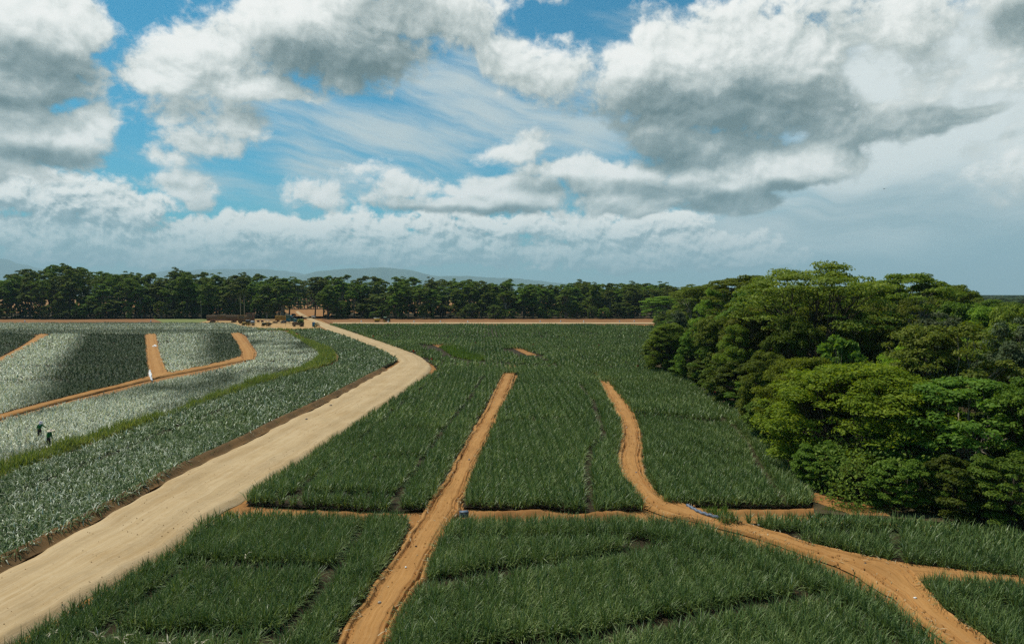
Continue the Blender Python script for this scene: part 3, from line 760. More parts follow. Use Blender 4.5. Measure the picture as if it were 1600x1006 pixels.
crop("pineapple_crop", PLOT_C, [([(700, 571), (650, 606), (587, 656), (525, 706), (478, 740), (441, 774), (438, 792)], W0 - .04), ([(757, 580), (731, 618), (690, 665), (650, 721), (619, 759), (611, 792)], W0), ([(446, 758), (520, 757), (612, 758)], 0.71), ([(590, 703), (650, 703)], 0.78), ([(628, 662), (690, 662)], 0.85)],
     "dark green pineapple plants in the long block between the gravel road and straight track", rowdir=0.04)
PLOT_D = [(722, 789), (800, 793), (850, 789), (905, 797), (930, 797), (1004, 792), (994, 772), (975, 753), (966, 732), (962, 712), (969, 690), (971, 671), (968, 656), (955, 634), (943, 612), (934, 590), (930, 581, .8), (870, 576, .8), (812, 576, .8), (803, 598, .5), (782, 636, .5), (755, 696, .5), (732, 750, .5)]
crop("pineapple_crop", PLOT_D, [([(905, 594), (925, 618), (940, 659), (944, 671), (922, 690), (917, 721), (920, 759), (921, 800)], 0.34), ([(806, 590), (870, 591), (905, 594)], 0.93), ([(775, 652), (850, 646), (935, 648)], 0.78)],
     "dark green pineapple plants in the central block behind the soil ridge", rowdir=0.04)
PLOT_E = [(1053, 785), (1131, 788), (1194, 789), (1266, 789), (1269, 780), (1250, 757), (1219, 714), (1187, 673), (1150, 645), (1109, 620), (1069, 593), (1025, 578), (985, 576, .6), (932, 579, .8), (937, 586, .8), (955, 598, .5), (977, 623, .5), (993, 645, .5), (1004, 672, .5), (1007, 715, .5), (1011, 741, .4), (1027, 763, .4), (1044, 780, .3)]
crop("pineapple_crop", PLOT_E, [([(997, 637), (1050, 642), (1120, 649)], 1.16), ([(1125, 640), (1145, 655), (1169, 681), (1187, 715), (1209, 746), (1225, 765)], 0.34), ([(950, 589), (1000, 588), (1060, 592)], 0.93), ([(1003, 700), (1080, 697), (1170, 700)], 0.53)],
     "dark green pineapple plants in the block that runs up to the woodland edge", rowdir=0.04)
PLOT_F = [(1133, 806, .5), (1165, 815), (1199, 825), (1281, 852), (1337, 864), (1397, 875), (1487, 888), (1600, 900), (1780, 919), (1860, 850), (1700, 832, .8), (1600, 819, .8), (1525, 808, .8), (1450, 802, .8), (1375, 795, .8), (1262, 794, .8), (1150, 794, .8), (1120, 797, .6)]
crop("pineapple_crop", PLOT_F, [([(1397, 808), (1400, 830), (1406, 872)], 0.31), ([(1210, 812), (1300, 812), (1397, 813)], 0.56)],
     "dark green pineapple plants in the wedge between the winding track and the woodland", rowdir=0.04)
PLOT_G = [(1439, 908), (1476, 951), (1517, 982), (1551, 1004), (1640, 1070), (1900, 1070), (1860, 915, .6), (1600, 897, .6), (1525, 894, .6), (1462, 891, .6), (1448, 894, .5)]
crop("pineapple_crop", PLOT_G, [([(1500, 915), (1560, 920), (1600, 930)], 0.39)], "dark green pineapple plants in the corner block below the side track", rowdir=0.04)

PLOT_H = [(680, 571, .3), (676, 566, .3), (652, 553, .3), (604, 536, .3), (577, 527, .3), (532, 512, .3), (514, 506.5, .3), (700, 506, .5), (900, 506, .5), (1036, 508, .5), (1048, 520, .5), (1032, 545), (1022, 575), (985, 577, .8), (930, 577.5, .8), (860, 576.5, .8), (780, 576, .8), (720, 574, .8), (690, 573, .8)]
_fl = [([(520, y0), (700, y1), (860, y2), (1045, y3)], w_) for y0, y1, y2, y3, w_ in ((511, 511.5, 512, 512, 2.0), (516, 517, 518, 517, 1.8), (520, 523, 524, 523.5, 1.7), (524, 530, 531, 530, 1.5), (528, 536.5, 538, 537, 1.5), (530, 545, 546, 545, 1.3), (530, 553, 552, 553, 1.1), (530, 561, 559, 561, 1.0))]
crop("pineapple_crop", PLOT_H, _fl + [([(679, 536), (690, 540)], 4.5), ([(690, 540), (705, 546), (725, 554), (745, 560)], 3.0), ([(745, 561), (800, 563), (872, 566)], 1.5), ([(800, 541), (818, 548), (835, 552)], 3.0), ([(872, 566), (850, 556), (838, 553)], .6), ([(925, 566), (1010, 572)], .9)],
     "wide dark green pineapple field in the middle distance before the tree belt", rowdir=0.04)

# the silvery side
def tint_l1(x, y):
    return 0.02 + 0.27 * np.clip(fbm(x * 0.12, y * 0.12, 3, 41) * 1.6 - .35, 0, 1) * np.clip((150 - y) / 90, 0.25, 1) + 0.14 * (vnoise(x * .6, y * .6, 3) - .4)
def bank_z(x, y): return np.full(len(x), 0.12)
L1 = [(-300, 1060), (-130, 956), (0, 884), (95, 836), (191, 782), (264, 741), (318, 712), (400, 674), (440, 653), (505, 624), (580, 585), (614, 567.5), (621, 562), (607, 553), (594, 547), (576, 540), (538, 525), (500, 513.5), (480, 514, .2), (452, 515, .2), (462, 519), (473, 526), (498, 537), (520, 546), (530, 556), (527, 566), (510, 574), (467, 585), (405, 603), (330, 630), (280, 645), (191, 682), (95, 717), (41, 737), (0, 753), (-250, 850)]
crop("pineapple_crop", L1, [([(0, 765), (95, 728), (191, 692), (286, 655), (400, 612), (467, 591)], .4), ([(520, 547), (560, 541), (590, 546)], .5), ([(470, 524), (520, 524)], .6)],
     "streaky white and green pineapple plants along the far side of the gravel road", style='flat', mat=M_PINE3, rowdir=0.04, tintf=tint_l1, zf=bank_z, dens=0.9)
def tint_s(x, y): return np.clip(0.70 + 1.3 * (fbm(x * 0.10, y * 0.10, 4, 51) - 0.5) * 2, 0.08, 1)
L2 = [(-260, 740), (0, 659), (97, 632), (159, 619), (235, 600), (315, 584), (380, 567), (399, 562), (402, 550), (395, 540), (384, 524), (376, 519), (400, 516, .5), (440, 515, .5), (449, 521), (464, 529), (484, 542), (498, 551), (497, 558), (480, 574), (455, 576), (400, 597), (286, 639), (197, 660), (159, 679), (64, 702), (0, 724), (-260, 820)]
crop("pineapple_crop", L2, [([(390, 547), (440, 544), (485, 546)], 1.2), ([(395, 561), (440, 557), (495, 556)], .9), ([(300, 612), (400, 588), (470, 570)], .35)],
     "silvery pineapple plants in the strip between the orange track and tall grass", style='silver', mat=M_PINE2, rowdir=0.04, tintf=tint_s, dens=0.85)
def tint_3(x, y):
    t = np.clip((x + 112 - (241 - y) * .44) / 7 + 0.6 * (fbm(x * .15, y * .15, 2, 5) - .5), 0, 1)
    return 0.80 * (1 - t) + 0.07 + 0.20 * np.clip((160 - y) / 40, 0, 1)
L3 = [(245, 524), (250, 550), (258, 576), (266, 583), (300, 575), (340, 567), (374, 557), (377, 549), (365, 528), (358, 520, .3), (300, 519, .5), (247, 519, .5)]
crop("pineapple_crop", L3, [([(248, 532), (300, 531), (360, 530)], 1.3), ([(250, 544), (375, 541)], 1.2), ([(255, 563), (340, 561)], 1.0)], "half silvery half green pineapple plot between the two short tracks", style='silver', mat=M_PINE2, rowdir=0.04,
     tintf=lambda x, y: tint_3(x, y), dens=0.85)
def tint_4(x, y):
    e = -158 + (245 - y) * 0.58
    t = np.clip((x - e) / 7 + 0.5 * (fbm(x * .12, y * .12, 2, 15) - .5), 0, 1)
    return 1.0 * (1 - t) + 0.04
L4 = [(-260, 718), (0, 645), (97, 620), (188, 599), (231, 588), (228, 555), (226, 523), (150, 520, .5), (80, 520, .5), (64, 530), (20, 553), (0, 566), (-260, 655)]
crop("pineapple_crop", L4, [([(0, 541), (140, 541)], 1.3), ([(-60, 553), (125, 552)], 1.1), ([(-100, 566), (110, 565)], 1.0), ([(-100, 586), (100, 585)], .9)], "pale silvery pineapple plot with a dark green end beside the rutted track", style='silver', mat=M_PINE2, rowdir=0.04, tintf=tint_4, dens=0.85)
L5 = [(-260, 632), (0, 556), (35, 538), (56, 524), (0, 518, .5), (-260, 530, .5)]
crop("pineapple_crop", L5, [([(-60, 540), (30, 532)], .7)], "dark green pineapple plot beyond the slanting orange track", style='silver', mat=M_PINE2, rowdir=0.04, tintf=lambda x, y: 0.08 + 0 * x)
def tint_6(x, y): return np.clip(0.30 + 0.55 * (vnoise(x * 0.012, y * 0.07, 8) > 0.45) * vnoise(x * .02, y * .12, 3), 0, 1)
L6 = [(-300, 522), (75, 522), (226, 522), (360, 521), (440, 514), (475, 515), (430, 513.5), (386, 511.5), (372, 508), (360, 505), (200, 504.5), (0, 505), (-300, 507)]
crop("pineapple_crop", L6, [([(-200, 510), (380, 509)], 1.4), ([(-200, 514), (300, 514)], 1.0)], "thin far strip of silvery green pineapple plants below the tree belt", style='silver', mat=M_PINE2, rowdir=0.04, tintf=tint_6)

# tall grass, weeds and straw
GB = [(0, 60, 0.22, 7, 0.035, 0.9), (60, 120, 0.32, 8, 0.07, 0.9), (120, 220, 0.5, 8, 0.13, 0.9), (220, 460, 0.9, 8, 0.28, 0.9)]
def grass(name, pts, h, mat, label, dens=1.0, z0=-0.15, gaps=()):
    global BANDS
    return crop(name, pts, gaps, label, 'green', 0.3, None, mat, GB, h, z0, dens)
grass("tall_grass", [(-260, 845), (0, 746), (41, 731), (95, 711), (191, 676), (286, 645), (330, 628), (405, 601), (467, 583), (508, 572), (525, 563), (525, 554), (515, 545), (492, 536), (467, 525), (455, 518), (447, 520), (462, 528), (484, 542), (500, 553), (496, 560), (480, 572), (455, 580), (400, 594), (286, 640), (197, 665), (64, 709), (0, 732), (-260, 829)], 1.15, M_GRASS, "strip of tall yellow green grass along the ditch between silvery fields")
grass("green_grass", [(686, 542), (712, 541), (738, 551), (764, 561), (745, 565), (708, 557)], 0.95, M_WEED, "bright green grass patch in a gap of the middle field")
grass("green_grass", [(762, 562), (820, 563), (872, 564), (872, 567.5), (800, 566)], 0.4, M_WEED, "thin line of green grass crossing the middle field")
grass("weeds", [(1098, 799), (1112, 796), (1137, 798), (1138, 806), (1125, 810), (1108, 806)], 0.75, M_WEED, "bright green weeds beside the blue hose")
grass("green_grass", [(1282, 795), (1310, 789), (1350, 792), (1400, 795), (1388, 801), (1330, 801)], 0.35, M_WEED, "low green grass on the orange patch below the woodland")
grass("green_grass", [(405, 516), (500, 517), (498, 515), (400, 514)], 0.8, M_GRASS, "green grass fringe in front of the parked tractors")
_o = np.array(offset_line(BL, 0.35)); _o2 = np.array(offset_line(BL, 1.3))
def world_crop(name, P, h, mat, label, dens):
    global PX
    keep = PX; PX_ = lambda pts, z=0.0: pts
    globals()['PX'] = PX_
    try: return crop(name, [tuple(p) for p in P], (), label, 'flat', 0.3, lambda x, y: 0 * x, mat, GB, h, 0.02, dens)
    finally: globals()['PX'] = keep
world_crop("dry_grass", np.concatenate([_o, _o2[::-1]]), 0.42, M_DRY, "sparse dry grass tufts on the dark earth bank", 0.12)
world_crop("weeds", np.concatenate([np.array(offset_line(BL, 0.6)), _o2[::-1]]), 0.5, M_WEED, "green weeds at the foot of the streaky crop on the earth bank", 0.6)
# ------------------------------------------------------------------ trees
def leaf_faces(C, Nn, size, r_):
    """one diamond-shaped, slightly folded leaf spray per centre"""
    n = len(C)
    Nn = Nn / (np.linalg.norm(Nn, axis=1)[:, None] + 1e-9)
    t = r_.normal(size=(n, 3)); t -= (t * Nn).sum(1)[:, None] * Nn; t /= np.linalg.norm(t, axis=1)[:, None] + 1e-9
    b = np.cross(Nn, t)
    s = size[:, None]
    V = np.stack([C - t * s, C + b * s * 0.52 + Nn * s * .12, C + t * s, C - b * s * 0.52 + Nn * s * .12], 1)
    i = np.arange(n)[:, None] * 4
    return V.reshape(-1, 3), i + np.arange(4)[None]

def clump_leaves(cen, rad, n_per, leaf, r_, flat_=0.6, up=0.55):
    """leaf sprays filling the outer shell of flattened clumps"""
    m = len(cen); w = rad ** 2 / (rad ** 2).mean()
    cnt = np.maximum((n_per * w).astype(int), 6)
    i = np.repeat(np.arange(m), cnt); n = len(i)
    d = r_.normal(size=(n, 3)); d /= np.linalg.norm(d, axis=1)[:, None]
    d[:, 2] = np.where(d[:, 2] < -0.25, -d[:, 2] * 0.7, d[:, 2])
    rr = rad[i] * (0.55 + 0.55 * r_.random(n) ** 0.7)
    P = cen[i] + d * rr[:, None] * np.array([1, 1, flat_])
    N_ = d * 0.6 + np.array([0, 0, up]) + r_.normal(size=(n, 3)) * 0.45
    return P, N_, leaf * r_.uniform(0.6, 1.35, n)

def make_tree(kind, H, Rc, seed, leaf=0.26, n_per=150, nc=70, base=None, trunk_r=0.22, flat_=0.6, lean=0.0):
    """crown clump centres by habit, limbs that carry them; returns (crown verts, quads), trunk MB"""
    r_ = np.random.default_rng(seed)
    ph = r_.uniform(0, 6.28, 6); am = r_.uniform(0.05, 0.16, 6)
    def lobes(a): return 1 + sum(am[k] * np.sin((k + 1) * a + ph[k]) for k in range(6)) * 0.8
    C = []; Rd = []
    if kind == 'dome':
        b0 = base if base is not None else 0.06
        while len(C) < nc:
            a = r_.uniform(0, 6.283); v = r_.uniform(0.0, 1.0)
            t = v ** 0.8                                     # height fraction of the crown
            prof = math.sqrt(max(0.0, 1 - (max(t - 0.32, 0) / 0.70) ** 2)) * (0.80 + 0.20 * min(t / 0.32, 1))
            r = Rc * prof * lobes(a) * (0.62 + 0.36 * r_.random() ** 0.5)
            C.append((r * math.cos(a), r * math.sin(a), H * (b0 + (0.97 - b0) * t)))
            Rd.append(Rc * r_.uniform(0.11, 0.22))
    elif kind == 'umbrella':
        b0 = base if base is not None else 0.55
        while len(C) < nc:
            a = r_.uniform(0, 6.283); q = math.sqrt(r_.random())
            r = Rc * q * lobes(a)
            top = H * (0.97 - 0.17 * q ** 2.2)
            lay = r_.choice([0, 0, 0, .12, .25, .36]) * (1 - b0) / .45
            C.append((r * math.cos(a), r * math.sin(a), top - H * lay * r_.uniform(.7, 1.2) * (0.6 + .4 * q) - r_.random() * H * .05 + r_.normal() * H * .012))
            Rd.append(Rc * r_.uniform(0.13, 0.23))
    elif kind == 'round':   # several rounded sub-crowns of uneven height
        b0 = base if base is not None else 0.25
        nl_ = int(r_.integers(5, 8)); sub_ = []
        for q in range(nl_):
            a = q * 6.283 / nl_ + r_.uniform(-.5, .5); rr = Rc * (0.0 if q == 0 else r_.uniform(.38, .66))
            sub_.append((rr * math.cos(a), rr * math.sin(a), H * (.80 if q == 0 else r_.uniform(b0 + .22, .80)), Rc * r_.uniform(.36, .54)))
        top = max(s_[2] + s_[3] * .9 for s_ in sub_)
        while len(C) < nc:
            x_, y_, z_, rr = sub_[r_.integers(0, nl_)]
            d_ = r_.normal(size=3); d_ /= np.linalg.norm(d_)
            if d_[2] < -0.55: d_[2] *= -1
            k_ = rr * (0.72 + 0.34 * r_.random())
            C.append((x_ + d_[0] * k_, y_ + d_[1] * k_, max(H * b0, (z_ + d_[2] * k_ * .95) * min(1, .97 * H / top)))); Rd.append(Rc * r_.uniform(0.09, 0.20))
    else:  # tall: several stacked irregular tiers
        b0 = base if base is not None else 0.38
        tiers = 9
        th = np.sort(r_.uniform(0, 1, tiers)); th[-1] = 1.0
        while len(C) < nc:
            k = r_.integers(0, tiers); t = th[k]
            a = r_.uniform(0, 6.283)
            prof = math.sin(math.pi * (0.18 + 0.66 * t)) ** 0.8
            off = Rc * 0.28 * np.array([math.cos(ph[k % 6]), math.sin(ph[k % 6])]) * (1 - .4 * t)
            r = Rc * prof * lobes(a) * math.sqrt(r_.random()) * 0.95
            C.append((off[0] + r * math.cos(a), off[1] + r * math.sin(a), H * (b0 + (0.965 - b0) * t) - (r / Rc) ** 2 * H * .13 + r_.normal() * H * .03))
            Rd.append(Rc * r_.uniform(0.15, 0.27))
    C = np.array(C); Rd = np.array(Rd)
    C[:, 0] += lean * C[:, 2]
    P, N_, s = clump_leaves(C, Rd, n_per, leaf, r_, flat_)
    V, Q = leaf_faces(P, N_, s, r_)
    # wood
    w = MB()
    fork = {'dome': 0.16, 'umbrella': 0.34, 'tall': 0.62, 'round': 0.34}[kind] * H
    x1, y1 = r_.normal(0, .04 * H), r_.normal(0, .02 * H)
    topz = {'dome': 0.7, 'umbrella': 0.42, 'tall': 0.92, 'round': 0.72}[kind] * H
    tp = np.array([(0, 0, -0.4), (0.1 * x1, .1 * y1, H * .03), (x1 * .5, y1 * .5, fork * .55), (x1, y1, fork), (x1 * 1.1 + lean * topz, y1, topz)])
    w.tube(tp, [trunk_r * 1.7, trunk_r * 1.15, trunk_r * .95, trunk_r * .85, trunk_r * .18], 8)
    ang = np.arctan2(C[:, 1], C[:, 0]); nl = {'dome': 7, 'umbrella': 8, 'tall': 9, 'round': 7}[kind]
    sec = ((ang + math.pi) / (2 * math.pi) * nl).astype(int) % nl
    for k in range(nl):
        ids = np.nonzero(sec == k)[0]
        if not len(ids): continue
        m = C[ids].mean(0)
        hb = fork * r_.uniform(.8, 1.05) if kind != 'tall' else fork * r_.uniform(.55, 1.2)
        b = np.array([x1 * hb / fork * .9, y1 * hb / fork * .9, hb])
        e = b + (m - b) * 0.72; mid = b + (e - b) * .5 + np.array([0, 0, (-.04 if kind == 'umbrella' else .02) * H]) + r_.normal(0, .02 * H, 3)
        w.tube([b, mid, e], [trunk_r * .5, trunk_r * .36, trunk_r * .22], 5, cap=False)
        for j in ids[:: 1 if len(ids) < 14 else 2]:
            c = C[j]; q = e + (c - e) * .5 + r_.normal(0, .012 * H, 3)
            w.tube([mid + (e - mid) * r_.random(), q, c], [trunk_r * .17, trunk_r * .11, trunk_r * .05], 4, cap=False)
    return V, Q, w

PROTO = {}
def proto(key, kind, H, Rc, seed, lm, bm, **kw):
    V, Q, w = make_tree(kind, H, Rc, seed, **kw)
    PROTO[key] = (mesh_data("crown", V, Q, mats=(lm,)), w.data("trunk", bm, True), H, Rc)

def plant(key, name, x, y, h, label, cat="tree", group=None, wide=None, rz=None):
    cm, tm, H, Rc = PROTO[key]
    s = h / H; sw = s if wide is None else wide / Rc
    e = empty(name, (x, y, -0.2), rng.uniform(0, 6.28) if rz is None else rz, label, cat, group)
    e.scale = (sw, sw, s)
    link("crown", cm, e); link("trunk", tm, e)
    return e

# kinds: near woodland
proto('dome0', 'dome', 9, 5.4, 101, L_DOME, B_DARK, nc=300, n_per=190, leaf=0.115, trunk_r=.28)
proto('dome1', 'dome', 9, 4.6, 102, L_DOME, B_DARK, nc=260, n_per=190, leaf=0.115, trunk_r=.25)
proto('dome2', 'dome', 8.5, 4.0, 103, L_MID, B_DARK, nc=220, n_per=180, leaf=0.12, trunk_r=.25)
proto('fresh', 'dome', 9, 4.6, 104, L_FRESH, B_PALE, nc=260, n_per=110, leaf=0.16, trunk_r=.22, flat_=.5)
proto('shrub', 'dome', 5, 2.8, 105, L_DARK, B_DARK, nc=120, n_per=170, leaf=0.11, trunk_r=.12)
proto('wide', 'round', 14, 5.6, 106, L_MID, B_DARK, nc=190, n_per=160, leaf=0.16, flat_=.75, base=.22, trunk_r=.28)
proto('olive', 'round', 13, 5.0, 107, L_OLIVE, B_PALE, nc=190, n_per=150, leaf=0.15, flat_=.75, base=.22, trunk_r=.24)
proto('grey', 'round', 12.5, 5.2, 108, L_GREY, B_PALE, nc=170, n_per=110, leaf=0.16, flat_=.7, base=.25, trunk_r=.20)
proto('umb0', 'umbrella', 18, 7.6, 109, L_OLIVE, B_DARK, nc=140, n_per=130, leaf=0.17, base=.64, trunk_r=.34, flat_=.38)
proto('umb1', 'umbrella', 18, 6.6, 110, L_MID, B_PALE, nc=130, n_per=140, leaf=0.20, base=.60, trunk_r=.30, flat_=.36)
proto('umb2', 'umbrella', 17, 6.4, 111, L_MID, B_PALE, nc=130, n_per=140, leaf=0.20, base=.58, trunk_r=.28, flat_=.40)
proto('dark', 'round', 14, 5.2, 112, L_DARK, B_DARK, nc=190, n_per=150, leaf=0.165, flat_=.8, base=.16, trunk_r=.28)
proto('big_leaf', 'umbrella', 10, 2.8, 113, L_FRESH, B_PALE, nc=34, n_per=55, leaf=0.42, base=.40, trunk_r=.12, flat_=.5)

def tree_px(key, name, px, Y, top, half, label, group=None, cat="tree", rz=None):
    """a woodland tree: where it stands, the level of its top, its half-width as seen"""
    h = Zat(top, Y) + 0.2
    return plant(key, name, Xat(px, Y), Y, h, label, cat, group, half / F * Y, rz)

KEY = [
 ('umb0', 'canopy_tree', 1272, 86, 411, 108, "tallest spreading tree of the woodland, thin flat crown over dark forking limbs"),
 ('umb1', 'canopy_tree', 1165, 122, 426, 66, "flat-topped tree with pale limbs standing before the far belt, left of the tallest"),
 ('umb2', 'canopy_tree', 1412, 104, 424, 62, "flat-topped dark green tree on the skyline, right of the tallest tree"),
 ('umb1', 'canopy_tree', 1482, 116, 441, 46, "lower flat-topped tree on the skyline nearest the sea horizon"),
 ('umb2', 'canopy_tree', 1345, 112, 437, 44, "small flat crown showing between the two highest skyline trees"),
 ('umb1', 'canopy_tree', 1095, 178, 441, 46, "flat crown rising behind the bushes where the woodland meets the far belt"),
 ('umb2', 'spreading_tree', 1036, 290, 462, 34, "low spreading tree reaching over the end of the ploughed strip"),
 ('grey', 'round_tree', 1058, 168, 486, 21, "small pale round tree alone at the far corner of the woodland"),
 ('dome0', 'dome_tree', 1352, 54, 573, 132, "broad yellow green dome of foliage in front of the woodland, biggest of the domes"),
 ('dome1', 'dome_tree', 1262, 61, 560, 66, "yellow green dome beside the crop, half behind the biggest dome"),
 ('dome2', 'dome_tree', 1197, 73, 551, 42, "narrow rounded green bush tree bulging over the crop edge below olive crowns"),
 ('fresh', 'leafy_tree', 1508, 49, 592, 104, "fresh green tree with upright leaf tufts, right of the biggest dome"),
 ('dark', 'dark_tree', 1605, 46, 590, 62, "dark leafy tree cut by the picture's right edge behind the wedge of crop"),
 ('dome1', 'dome_tree', 1432, 66, 543, 60, "yellow green rounded crown above and behind the fresh green tree"),
 ('dome2', 'bush_tree', 1048, 126, 506, 36, "dark rounded bush tree at the crop corner, nearest the middle field"),
 ('shrub', 'bush_tree', 1088, 112, 512, 34, "leafy bush tree second along the crop edge from the middle field"),
 ('olive', 'bush_tree', 1122, 100, 496, 38, "olive green bush tree along the crop edge with paler leaf tips"),
 ('wide', 'bush_tree', 1152, 90, 506, 38, "mid green bush tree leaning out over the crop edge below the olive crowns"),
 ('olive', 'olive_tree', 1178, 96, 478, 56, "pale olive tree with yellowish tips below the flat-topped skyline tree"),
 ('big_leaf', 'large_leaf_tree', 1313, 66, 522, 34, "slender tree with big pale leaves poking up behind the domes"),
 ('grey', 'airy_tree', 1472, 74, 492, 66, "airy grey green tree with thin pale stem in the middle of the woodland"),
 ('grey', 'airy_tree', 1588, 60, 500, 62, "airy grey green tree with a visible trunk by the picture's edge"),
 ('dark', 'dark_tree', 1238, 80, 494, 48, "dark green tree filling the gap between the olive tree and the domes"),
 ('wide', 'broad_tree', 1330, 84, 482, 54, "mid green broad tree under the limbs of the tallest tree"),
 ('dark', 'dark_tree', 1392, 78, 498, 46, "dark tree standing over the biggest dome beside the slender large-leaved tree"),
 ('olive', 'olive_tree', 1408, 92, 470, 54, "olive tree below the flat-topped dark skyline tree"),
 ('wide', 'broad_tree', 1538, 82, 478, 54, "broad mid green tree low under the open horizon"),
 ('olive', 'olive_tree', 1602, 74, 474, 58, "olive tree at the far end of the woodland under the sea horizon"),
 ('dark', 'dark_tree', 1560, 52, 640, 60, "dark low tree in the shade below the airy tree with a visible trunk"),
 ('dome2', 'bush_tree', 1228, 66, 590, 36, "dark green bush wedged between the narrow bush tree and the domes"),
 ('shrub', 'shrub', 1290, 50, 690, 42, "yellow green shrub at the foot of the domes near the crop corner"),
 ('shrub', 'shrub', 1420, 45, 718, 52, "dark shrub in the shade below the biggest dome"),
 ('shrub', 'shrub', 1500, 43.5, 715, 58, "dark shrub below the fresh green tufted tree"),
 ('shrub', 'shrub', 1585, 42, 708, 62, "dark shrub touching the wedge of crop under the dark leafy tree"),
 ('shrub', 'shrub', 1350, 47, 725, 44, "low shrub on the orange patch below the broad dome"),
]
for key, name, px, Y, top, half, label in KEY:
    tree_px(key, name, px, Y, top, half, label, rz=random.uniform(0, 6.28), cat="shrub" if name == 'shrub' else "tree")

EDGE = [(46, 20.5), (59, 24), (81, 29), (113, 30), (129, 29), (151, 34), (253, 58), (355, 73), (420, 84)]
def edge_x(Y): return np.interp(Y, [e[0] for e in EDGE], [e[1] for e in EDGE])
def skyline(px): return np.interp(px, [1000, 1060, 1110, 1200, 1300, 1400, 1500, 1560, 1600, 1750], [452, 448, 444, 440, 444, 446, 460, 466, 472, 480])
FILL = {'wide': "mid green tree crown filling the woodland behind the named edge trees", 'dark': "dark green tree crown filling the woodland interior",
        'olive': "olive green tree crown filling the woodland interior", 'umb2': "flat layered tree crown filling the woodland interior"}
placed = [(Xat(k[2], k[3]), k[3]) for k in KEY]
cnt = 0; tries = 0
while cnt < 120 and tries < 9000:
    tries += 1
    Y = 58 * (400 / 58) ** rng.random(); px = rng.uniform(1040, 1680); X = Xat(px, Y)
    if X < edge_x(Y) + 5 + Y * .01 or X > 190: continue
    if any((X - a) ** 2 + (Y - b) ** 2 < (5.0 + Y * .018) ** 2 for a, b in placed): continue
    hmax = Zat(skyline(px) + (14 if Y < 120 else 4), Y)
    if Y < 75: hmax = min(hmax, Zat(505, Y))
    h = min(hmax, rng.uniform(12.5, 17.5)) + .2
    if h < 6: continue
    key = rng.choice(['wide', 'dark', 'olive', 'umb2', 'wide', 'olive', 'dark'])
    t = plant(key, 'woodland_tree', X, Y, h, FILL[key], "tree", "trees filling the woodland", rng.uniform(4.6, 6.2))
    placed.append((X, Y)); cnt += 1

cnt = 0
while cnt < 30:
    Y = 56 * (330 / 56) ** rng.random(); px = rng.uniform(1690, 2050); X = Xat(px, Y)
    if any((X - a) ** 2 + (Y - b) ** 2 < (5.0 + Y * .018) ** 2 for a, b in placed): continue
    key = rng.choice(['wide', 'dark', 'olive', 'umb2'])
    plant(key, 'woodland_tree', X, Y, rng.uniform(9.5, 13), FILL[key], "tree", "trees filling the woodland", rng.uniform(4.6, 6.2)); placed.append((X, Y)); cnt += 1
yy = 62.0
while yy < 300:
    x = float(edge_x(yy)) + rng.uniform(.8, 2.6)
    plant('shrub', 'edge_shrub', x, yy, rng.uniform(3.2, 5.6) * (1 + yy / 500), "leafy shrub filling the foot of the woodland along the crop edge", "shrub", "shrubs along the woodland edge", rng.uniform(2.2, 3.4) * (1 + yy / 400))
    yy *= rng.uniform(1.035, 1.075)
# far belt
for i in range(7):
    proto('far%d' % i, 'tall' if i in (2, 5) else 'round', 26, 7.0, 200 + i, L_FAR, B_PALE if i % 3 == 0 else B_DARK, nc=120, n_per=60, leaf=0.48, base=[.26, .18, .36, .22, .12, .38, .24][i], trunk_r=.36, flat_=.6)
for i in range(3):
    proto('flat%d' % i, 'umbrella', 28, 8.5, 220 + i, L_FAR, B_DARK, nc=70, n_per=64, leaf=0.54, base=.42, trunk_r=.40, flat_=.35)
for i in range(3):
    proto('low%d' % i, 'dome', 9, 4.6, 230 + i, L_DARK if i else L_FAR, B_DARK, nc=60, n_per=56, leaf=0.42, trunk_r=.2)
TOPS = [(-120, 424), (0, 428), (40, 421), (75, 420), (100, 410), (125, 412), (150, 424), (210, 425), (255, 428), (288, 421), (320, 430), (380, 430), (440, 428), (500, 428), (560, 431), (640, 434), (700, 437), (760, 437), (830, 441), (900, 440), (960, 441), (1040, 443), (1120, 446)]
def tops(px): return np.interp(px, [t[0] for t in TOPS], [t[1] for t in TOPS])
def sector(px):
    for lim, txt in ((60, "at its outer end over the silvery fields"), (150, "in its tallest part"), (320, "behind the reddish ploughed strip"), (400, "behind the slatted trailer and crates"),
                     (462, "between the crates and road gap"), (560, "just beyond the road gap"), (700, "behind the tractor with yellow tank"), (850, "behind the middle ploughed strip")):
        if px < lim: return txt
    return "near the woodland"
rows = [(414, 8.2, .78, .98), (432, 8.4, .88, 1.02), (455, 9.2, .95, 1.03), (485, 10.5, .97, 1.05)]
ft = 0
for Y, sp, a, b in rows:
    X = Xat(-110, Y)
    while X < Xat(1125, Y):
        x = X + rng.normal(0, sp * .22); y = Y + rng.normal(0, 5); px = 800 + x / y * F
        X += sp * rng.uniform(.8, 1.25)
        if 447 < px < 497 and not (447 < px < 452): continue
        h = Zat(tops(px), y) * rng.uniform(a, b)
        if Y < 420 and rng.random() < .22: h *= rng.uniform(.45, .75)
        key = ('flat%d' % rng.integers(3)) if (rng.random() < (.5 if 60 < px < 150 else .2)) else ('far%d' % rng.integers(7))
        typ = "flat-topped" if key.startswith('flat') else "tall layered"
        plant(key, 'belt_tree', x, y, h, "%s dark tree of the distant belt, %s" % (typ, sector(px)), "tree", "trees of the distant belt, %s, %s" % (typ, sector(px)), rng.uniform(5.6, 8.6)); ft += 1
